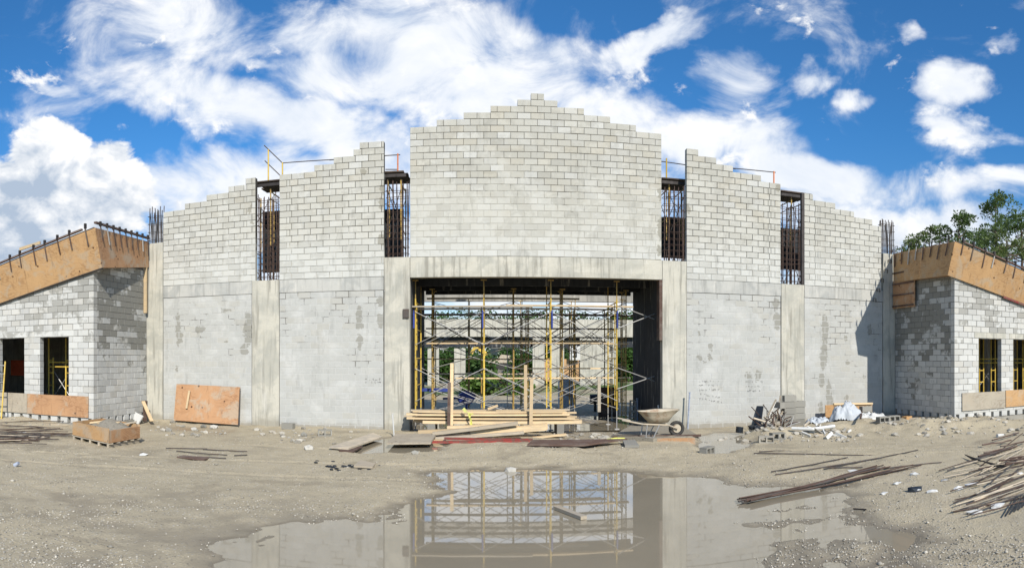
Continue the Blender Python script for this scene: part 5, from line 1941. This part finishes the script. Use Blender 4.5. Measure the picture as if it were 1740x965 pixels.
# timber kerb before the right wing
plank_thing(fp(1519, 717, 17.3), fp(1561, 714, 16.85), .1, .2, 'lumber_grey', 'pale timber baulk nearer the hall in the shade of the right wing', 'timber kerb', 'timber_baulk')
plank_thing(fp(1562, 714, 16.84), fp(1600, 712, 16.45), .1, .2, 'lumber', 'pale timber baulk nearer the wing corner', 'timber kerb', 'timber_baulk')
hb(1541, 716, 'tan block lying behind the timber baulks', .4, 'flat', .1, 'plywood')

# ------------------------------------------------------------------ upright pipes
for (px, pyt, pyb, r_, mt, lab, yy) in ((667, 704, 745, .022, 'white_plastic', 'thin white pipe standing by the left column of the opening', 17.6), (1172, 668, 737, .026, 'conduit', 'tall grey-blue conduit standing by the right column of the opening', 18.6),
                                        (1083, 678, 706, .03, 'conduit', 'grey-blue pipe stub inside the opening near the right wall', 22.0), (1119, 690, 706, .03, 'white_plastic', 'short white pipe stub at the right jamb', 19.3)):
    a = fp(px, pyt, yy)
    mb = MB()
    b = fp(px + (3 if px == 667 else (-4 if px == 1172 else 0)), pyb, yy)
    mb.tube((b.x, yy, min(b.z, gz1(b.x, yy)) - .05), a, r_, 8)
    mb.tube(a, a + Vector((0, 0, .03)), r_ * 1.35, 8)
    solo('standpipe', mb, M[mt], lab, 'pipe')

# things seen deep inside the opening
mb = MB()
q = fp(965, 690, 27.5)
for (dx_, w_, h_) in ((0, .7, 1.25),):
    mb.box((q.x - w_ / 2, 27.5, .02), (q.x + w_ / 2, 28.3, h_))
    mb.prism([(q.x - w_ / 2, 27.48, h_ + .002), (q.x + w_ / 2, 27.48, h_ + .002), (q.x, 27.48, h_ + .3)], (0, .84, 0))
solo('water_tank', mb, M['tarp'], 'pale blue covered box standing deep inside the opening', 'box')
mb = MB()
q = fp(1003, 690, 25.6)
mb.tube((q.x, 25.6, .6), (q.x + .9, 25.6, .62), .2, 12)
mb.tube((q.x + .2, 25.6, .02), (q.x + .2, 25.6, .5), .06, 8)
mb.tube((q.x + .7, 25.6, .02), (q.x + .7, 25.6, .5), .06, 8)
solo('mixer_drum', mb, M['black_plastic'], 'dark drum on legs right of the pale blue box', 'drum')
mb = MB()
q = fp(792, 675, 23.9)
mb.lump((q.x, 24.2, .75), .35, .25, .28, 3, 2, .12)
mb.tube((q.x - .9, 24.2, .72), (q.x, 24.2, .75), .05, 6)
mb.tube((q.x, 24.2, .02), (q.x, 24.2, .6), .05, 6)
solo('site_mixer', mb, M['blue'], 'small dark blue machine behind the timber stack', 'machine')
mb = MB()
a, b = fp(717, 662, 22.0), fp(766, 663, 22.0)
mb.bar(a, b, .12, .12)
solo('steel_bar', mb, M['blue'], 'blue-grey steel bar resting across the scaffold left of the stakes', 'steel bar')
mb = MB()
q = fp(1036, 690, 23.2)
mb.box((q.x - .35, 23.3, .02), (q.x + .35, 23.36, 1.2))
mb.box((q.x - .4, 23.25, .02), (q.x - .35, 23.42, 1.25))
solo('door_leaf', mb, M['lumber_dark'], 'dark board standing upright beside the hollow blocks in the opening', 'board')

# ------------------------------------------------------------------ left side: leaning sheet, pallet box, planks
mb = MB()
bl, br = fp(295, 714, 18.55), fp(404, 722, 18.5)
tl, tr = fp(300, 652.5, 18.84), fp(408, 658, 18.84)
mb.prism([bl, br, tr, tl], (0, .02, .004))
lean = solo('leaning_plywood', mb, M['plywood_worn'], 'large orange-brown plywood sheet leaning on the left wall', 'plywood sheet')
mb = MB()
a = fp(319, 664, 18.6)
b = fp(317, 694, 18.6)
mb.bar(Vector((a.x, 18.72, a.z)), Vector((b.x, 18.59, b.z)), .07, .02)
solo('batten', mb, M['lumber'], 'short yellow batten nailed upright on the leaning plywood sheet', 'batten')
mb = MB()
a, b = fp(405, 724, 18.45), fp(408, 660, 18.8)
mb.tube(a, b, .016, 6)
solo('steel_rod', mb, M['rebar_grey'], 'thin dark rod leaning at the right edge of the plywood sheet', 'rod')
mb = MB()
mb.bar(fp(243, 682, 18.2), fp(258, 716, 17.9), .12, .04)
solo('leaning_plank', mb, M['lumber'], 'fresh plank leaning in the corner by the left wing', 'plank')
mb = MB()
mb.bar(fp(247, 681, 18.4), fp(246, 716, 18.35), .16, .03)
solo('leaning_plank', mb, M['lumber_dark'], 'dark board standing in the corner behind the leaning plank', 'plank')

pal = thing('sand_box', 'tan plywood box of mortar sand standing on a wooden pallet', 'box', tuple(gp(180, 764)))
c0, c1, c2 = gp(123, 750), gp(186, 766), gp(238, 756)
c3 = c0 + c2 - c1
quad = [Vector((p.x, p.y, 0)) for p in (c0, c1, c2, c3)]
cen = sum(quad, Vector()) / 4


def inset(k, z_):
    return [cen + (p - cen) * k + Vector((0, 0, z_)) for p in quad]


names = ('front_panel', 'side_panel', 'back_panel', 'side_panel')
for i in range(4):
    a, b = inset(1.0, 0)[i], inset(1.0, 0)[(i + 1) % 4]
    ai, bi = inset(.955, 0)[i], inset(.955, 0)[(i + 1) % 4]
    mb = MB()
    mb.add([p + Vector((0, 0, z_)) for z_ in (.19, .55 - (.05 if i == 1 else 0)) for p in (a.lerp(b, .004), a.lerp(b, .996), bi.lerp(ai, .004), bi.lerp(ai, .996))], MB.BF)
    mb.build(names[i], M['plywood_worn' if i == 1 else 'plywood'], pal)
for k in range(5):
    f = k / 4
    a, b = quad[0].lerp(quad[1], f * .92 + .04), quad[3].lerp(quad[2], f * .92 + .04)
    mb = MB()
    mb.bar(a + Vector((0, 0, .10)), b + Vector((0, 0, .10)), .06, .1)
    mb.build('pallet_runner', M['lumber_grey'], pal)
for k in range(5):
    f = k / 4
    a, b = quad[0].lerp(quad[3], f * .9 + .05), quad[1].lerp(quad[2], f * .9 + .05)
    mb = MB()
    mb.bar(a + Vector((0, 0, .166)), b + Vector((0, 0, .166)), .12, .024)
    mb.build('pallet_board', M['lumber_grey'], pal)
mb = MB()
nn = 14
for j in range(nn + 1):
    for i in range(nn + 1):
        u, v = i / nn, j / nn
        p = inset(.95, 0)[0].lerp(inset(.95, 0)[1], u).lerp(inset(.95, 0)[3].lerp(inset(.95, 0)[2], u), v)
        h_ = .42 + .24 * math.exp(-((u - .55) ** 2 + (v - .6) ** 2) * 9) + .05 * mnoise.noise(Vector((u * 6, v * 6, 0)))
        mb.v.append((p.x, p.y, h_))
for j in range(nn):
    for i in range(nn):
        a = j * (nn + 1) + i
        mb.f.append((a, a + 1, a + nn + 2, a + nn + 1))
        mb.mi.append(0)
mb.build('sand', M['sand'], pal, True)
cx, cy = cen.x, cen.y
for k, (dx_, dy_, ln, a_, mt, lab) in enumerate(((-.5, .0, .5, .2, 'lumber', 'offcut sticking out of the sand box, left one'), (.0, .1, .45, -.3, 'lumber', 'offcut lying in the middle of the sand box'), (.42, .2, .35, .5, 'lumber_grey', 'offcut at the right corner of the sand box'), (-.2, -.1, .3, 1.0, 'lumber', 'short offcut on the sand near the front of the box'))):
    mb = MB()
    mb.bar((cx + dx_, cy + dy_, .53), (cx + dx_ + math.cos(a_) * ln, cy + dy_ + math.sin(a_) * ln, .60), .07, .04)
    solo('wood_offcut', mb, M[mt], lab, 'offcut')
mb = MB()
q = gp(226, 722)
mb.box((-.3, -.02, 0), (.3, .02, .33), Matrix.Translation((q.x, q.y, .12)) @ Matrix.Rotation(-.35, 4, 'Z') @ Matrix.Rotation(.25, 4, 'Y') @ Matrix.Rotation(-.5, 4, 'X'))
solo('foam_sheet', mb, M['paper'], 'white foam sheet propped behind the sand box', 'foam sheet')


# ------------------------------------------------------------------ reinforcing bars lying about
def lay_bar(a, b, r_, mat, label, group, sag=.0, lift=.015, name='steel_rod'):
    A_, B_ = gp(*a, .05), gp(*b, .05)
    pts = []
    for k in range(7):
        p = A_.lerp(B_, k / 6)
        pts.append((p.x, p.y + sag * math.sin(k / 6 * math.pi), max(gz1(p.x, p.y), 0.0) + lift))
    zs_ = [p[2] for p in pts]
    pts = [(p[0], p[1], .5 * p[2] + .5 * (zs_[0] + (zs_[-1] - zs_[0]) * k / 6) + .01) for k, p in enumerate(pts)]
    mb = MB()
    mb.path(pts, r_, 5)
    return solo(name, mb, M[mat], label, 'steel rod', group)


rb = random.Random(77)
for k in range(34):                                               # left, before the wing
    y_ = rb.uniform(724, 757)
    x1_ = rb.uniform(70, 128) if y_ < 748 else rb.uniform(30, 100)
    mt = rb.choice(('rust', 'rust', 'lumber_grey', 'rebar_grey'))
    lay_bar((rb.uniform(-60, -20), y_ + rb.uniform(-5, 6)), (x1_, y_ + rb.uniform(-3, 3)), rb.uniform(.010, .017), mt, {'rust': 'rusty brown bar', 'rebar_grey': 'dark grey bar', 'lumber_grey': 'pale dusty bar'}[mt] + ' in the bundle lying before the left wing', 'bars lying before the left wing', lift=rb.uniform(.01, .07))
for k in range(13):                                               # long bundle right of the puddle
    o_ = rb.uniform(-2.4, 3.0)
    lay_bar((1251 + rb.uniform(0, 26), 850 + o_), (1480 + rb.uniform(0, 90), 801 + o_ * .6 - rb.uniform(0, 6)), .013, 'rust' if k % 3 else 'rebar_grey', ('rusty brown' if k % 3 else 'dark grey') + ' bar in the long bundle at the right edge of the puddle', 'bars in the long bundle by the puddle', lift=rb.uniform(.02, .06))
for (a, b, lab) in (((1311, 806), (1440, 781), 'thin bar lying behind the long bundle, nearer the puddle'), ((1318, 810), (1500, 780), 'thin bar lying just behind the long bundle'), ((1281, 772), (1486, 774), 'straight thin bar lying before the scrap heap'),
                    ((1290, 770), (1345, 766), 'short bar crossing the straight one before the scrap heap'), ((1409, 798), (1466, 797), 'short bar lying flat above the long bundle'), ((1560, 767), (1400, 800), 'long bar running towards the wing corner'),
                    ((1490, 800), (1600, 788), 'thin bar at the far end of the long bundle'), ((300, 768), (386, 775), 'thin bar lying below the rubble on the left ground'), ((282, 762), (352, 764), 'upper thin bar on the left ground'),
                    ((312, 776), (384, 780), 'lower thin bar on the left ground beside a brown board'), ((345, 765), (420, 768), 'thin bar right of the others on the left ground'), ((398, 812 - 36), (420, 775), 'stubby bar on the left ground')):
    lay_bar(a, b, .013, 'rebar_grey', lab, None)
for k in range(36):                                               # the fan of bars on the far right
    f = rb.random()
    a = (1590 + rb.uniform(0, 90) + f * 30, 795 + f * 95 + rb.uniform(-8, 8))
    b = (1700 + rb.uniform(20, 90), a[1] - rb.uniform(25, 62))
    mt = rb.choice(('rust', 'rust', 'rebar_grey', 'lumber_grey'))
    lay_bar(a, b, rb.uniform(.008, .013), mt, {'rust': 'rusty brown bar', 'rebar_grey': 'dark grey bar', 'lumber_grey': 'pale dusty bar'}[mt] + ' in the fan of bars spread before the right wing', 'bars fanned out before the right wing', lift=rb.uniform(.01, .09))
for k in range(9):
    a = (1690 + rb.uniform(-30, 30), 755 + k * 6)
    lay_bar(a, (a[0] + rb.uniform(40, 90), a[1] - rb.uniform(5, 15)), .02, 'lumber_dark', 'short dark bar at the far end of the fanned bars', 'short bars behind the fanned bars', lift=rb.uniform(.03, .1))
for k in range(6):
    a = (1640 + k * 2.0, 779 + k * 1.5)
    lay_bar(a, (1700 + k * 2, 802 - k * .7), .012, 'steel_dark', 'thin dark bar in the small crossing bunch above the fanned bars', 'bars of the small crossing bunch', lift=.06)
for k in range(5):
    a = (1708 + k * 7, 881 - k * 3)
    lay_bar(a, (1728 + k * 9, 850 - k * 3), .009, 'steel_dark', 'short dark bar in the bunch nearest the right edge', 'short bars at the right edge', lift=.04)
lay_bar((1450, 863), (1472, 866), .012, 'steel_dark', 'tiny dark stick on the wet ground below the long bundle', None)
slab([(300, 777), (346, 782), (356, 779), (312, 774)], .02, 'lumber_dark', 'wet_board', 'thin brown board half buried on the left ground', 'board', None, -.002)

# ------------------------------------------------------------------ litter and loose stones that stand out
lit = [(1700, 744, .16, 'white plastic bottle lying before the right wing'), (1557, 836, .1, 'crumpled white scrap left of the fanned bars, upper'), (1452, 803, .12, 'crumpled white scrap on the far end of the long bundle'),
       (1555, 809, .1, 'crumpled white scrap right of the long bundle'), (1524, 824, .09, 'crumpled white scrap beside another on bare ground'), (1584, 838, .1, 'white scrap nearest the tips of the fanned bars'), (1628, 834, .11, 'white scrap lying on the fanned bars, left one'),
       (1651, 829, .13, 'white scrap lying on the fanned bars, right one'), (1697, 863, .12, 'white scrap among the nearest fanned bars'), (1655, 874, .13, 'white scrap at the lower tips of the fanned bars'), (1606, 818, .08, 'thin pale scrap on bare ground above the fanned bars'),
       (1733, 806, .1, 'white scrap near the right edge among the bars'), (1501, 840, .08, 'small white scrap on the wet ground'), (243, 772, .12, 'white torn scrap below the sand box'), (40, 738, .1, 'white scrap on the bars before the left wing')]
for k, (px, py, sz, lab) in enumerate(lit):
    q = on_ground(px, py)
    mb = MB()
    if 'bottle' in lab:
        mb.path([q + Vector((-.13, .0, .05)), q + Vector((.08, .02, .05)), q + Vector((.12, .03, .05)), q + Vector((.16, .03, .05))], .05, 9, .022)
        solo('plastic_bottle', mb, M['paper'], lab, 'bottle')
    else:
        mb.lump((q.x, q.y, q.z + sz * .18), sz, sz * .55, sz * .3, k + 50, 1, .45)
        solo('paper_scrap', mb, M['paper'], lab, 'litter')
q = on_ground(1555, 836)
mb = MB()
mb.lump((q.x, q.y, q.z + .04), .12, .07, .06, 5, 1, .4)
solo('rubber_scrap', mb, M['black_plastic'], 'black scrap lying alone on the sandy ground', 'litter')
q = on_ground(25, 794)
mb = MB()
mb.tube((q.x, q.y, q.z + .03), (q.x + .09, q.y + .02, q.z + .09), .045, 10, .035)
solo('paper_cup', mb, M['conduit'], 'tipped pale blue cup on the ground at the far left', 'cup')

rk = random.Random(91)
rub = MB()
piles = [(255, 400, 714, 742, 60), (430, 560, 722, 745, 46), (470, 520, 740, 760, 10), (560, 640, 735, 760, 10), (940, 1060, 735, 752, 60), (1200, 1300, 738, 752, 26), (1290, 1460, 738, 752, 70), (1480, 1640, 722, 745, 60), (1600, 1740, 722, 742, 60), (0, 150, 716, 730, 50)]
for (a, b, c, d, n_) in piles:
    for k in range(n_):
        q = on_ground(rk.uniform(a, b), rk.uniform(c, d))
        if q.y > 18.8 or (q.y > 15.6 and (q.x < XL or q.x > XR)):
            continue
        s_ = rk.choice((.02, .03, .03, .045, .07))
        rub.lump((q.x, q.y, q.z + s_ * .4), s_ * rk.uniform(1, 1.8), s_ * rk.uniform(.8, 1.4), s_ * .8, k, 1, .3)
o = rub.build('rubble', M['rubble'])
tag(o, 'broken block and mortar rubble strewn along the wall foot', kind='stuff')
big = [(363, 727, .14, 'white broken lump by the plywood sheet, left'), (378, 722, .12, 'pale broken lump against the plywood sheet'), (330, 730, .13, 'pale lump at the middle of the rubble'), (346, 726, .12, 'grey lump under the plywood sheet'), (504, 727, .14, 'pale block shard at the wall foot'),
       (516, 741, .12, 'flat grey shard on the ground before the wall'), (525, 765, .14, 'flat stone on the ground left of the slanting board'), (705, 772, .10, 'small pale stone at the edge of the pond by the lumber'), (868, 797, .12, 'pale stone at the far rim of the puddle'), (287, 733, .12, 'white lump left in the rubble')]
for k, (px, py, s_, lab) in enumerate(big):
    q = on_ground(px, py)
    mb = MB()
    mb.lump((q.x, q.y, q.z + s_ * .35), s_, s_ * .7, s_ * .6, k + 5, 1, .25)
    solo('stone', mb, M['hollow_block' if k % 2 else 'stone_pale'], lab, 'stone')
mb = MB()
q0 = on_ground(590, 793)
for k in range(30):
    mb.lump((q0.x + rk.gauss(0, .3), q0.y + rk.gauss(0, .22), q0.z + .01), .05, .04, .02, k, 1, .3)
tag(mb.build('dark_crumbs', M['black_plastic']), 'dark crumbs of wet soil on the ground left of the puddle', kind='stuff')

# ------------------------------------------------------------------ gravel: one mass of small stones over the ground
ico_v = np.array([(0, 0, 1), (1, 0, 0), (0, 1, 0), (-1, 0, 0), (0, -1, 0), (0, 0, -.6)], float)
ico_f = np.array([(0, 1, 2), (0, 2, 3), (0, 3, 4), (0, 4, 1), (5, 2, 1), (5, 3, 2), (5, 4, 3), (5, 1, 4)])
rg = np.random.RandomState(12)
NP = 42000
th_ = rg.uniform(-.80, .86, NP)
dist = 1.0 / rg.uniform(1 / 18.5, 1 / 6.3, NP)
gxs, gys = dist * np.sin(th_), dist * np.cos(th_)
keep = ~((gys > 15.5) & ((gxs < XL + .1) | (gxs > XR - .1))) & (gys < 18.7)
dens = fbm(gxs, gys, .8, 4) + .5 * fbm(gxs + 5, gys, 2.7, 3)
keep &= rg.rand(NP) < np.clip(.45 + dens * 1.4, .05, 1)
gxs, gys = gxs[keep], gys[keep]
zs_ = gz(gxs, gys)
ok = zs_ > -.004
gxs, gys, zs_ = gxs[ok], gys[ok], zs_[ok]
n_ = len(gxs)
sz = .007 + .013 * rg.rand(n_) ** 3 + .03 * (rg.rand(n_) > .992) * rg.rand(n_)
ang_ = rg.uniform(0, 6.28, n_)
sv = np.stack([sz * rg.uniform(.8, 1.6, n_), sz, sz * rg.uniform(.5, .9, n_)], -1)
V3 = ico_v[None] * sv[:, None, :] * rg.uniform(.75, 1.25, (n_, 6, 1))
ca, sa = np.cos(ang_)[:, None], np.sin(ang_)[:, None]
X_ = V3[..., 0] * ca - V3[..., 1] * sa + gxs[:, None]
Y_ = V3[..., 0] * sa + V3[..., 1] * ca + gys[:, None]
Z_ = V3[..., 2] + zs_[:, None] + sz[:, None] * .2
co = np.stack([X_, Y_, Z_], -1).reshape(-1, 3)
fa = (ico_f[None] + 6 * np.arange(n_)[:, None, None]).reshape(-1, 3)
me = bpy.data.meshes.new('gravel')
me.vertices.add(len(co))
me.vertices.foreach_set('co', co.ravel().astype(np.float32))
me.loops.add(fa.size)
me.loops.foreach_set('vertex_index', fa.ravel().astype(np.int32))
me.polygons.add(len(fa))
me.polygons.foreach_set('loop_start', (np.arange(len(fa)) * 3).astype(np.int32))
me.update(calc_edges=True)
M['pebble'] = mat_plain('pebble', (0.40, 0.37, 0.31), 0.9, var=0.5, scale=3.0, spec=0.2)
me.materials.append(M['pebble'])
o = bpy.data.objects.new('gravel', me)
COL.objects.link(o)
tag(o, 'small pale stones scattered over the sandy ground', kind='stuff')
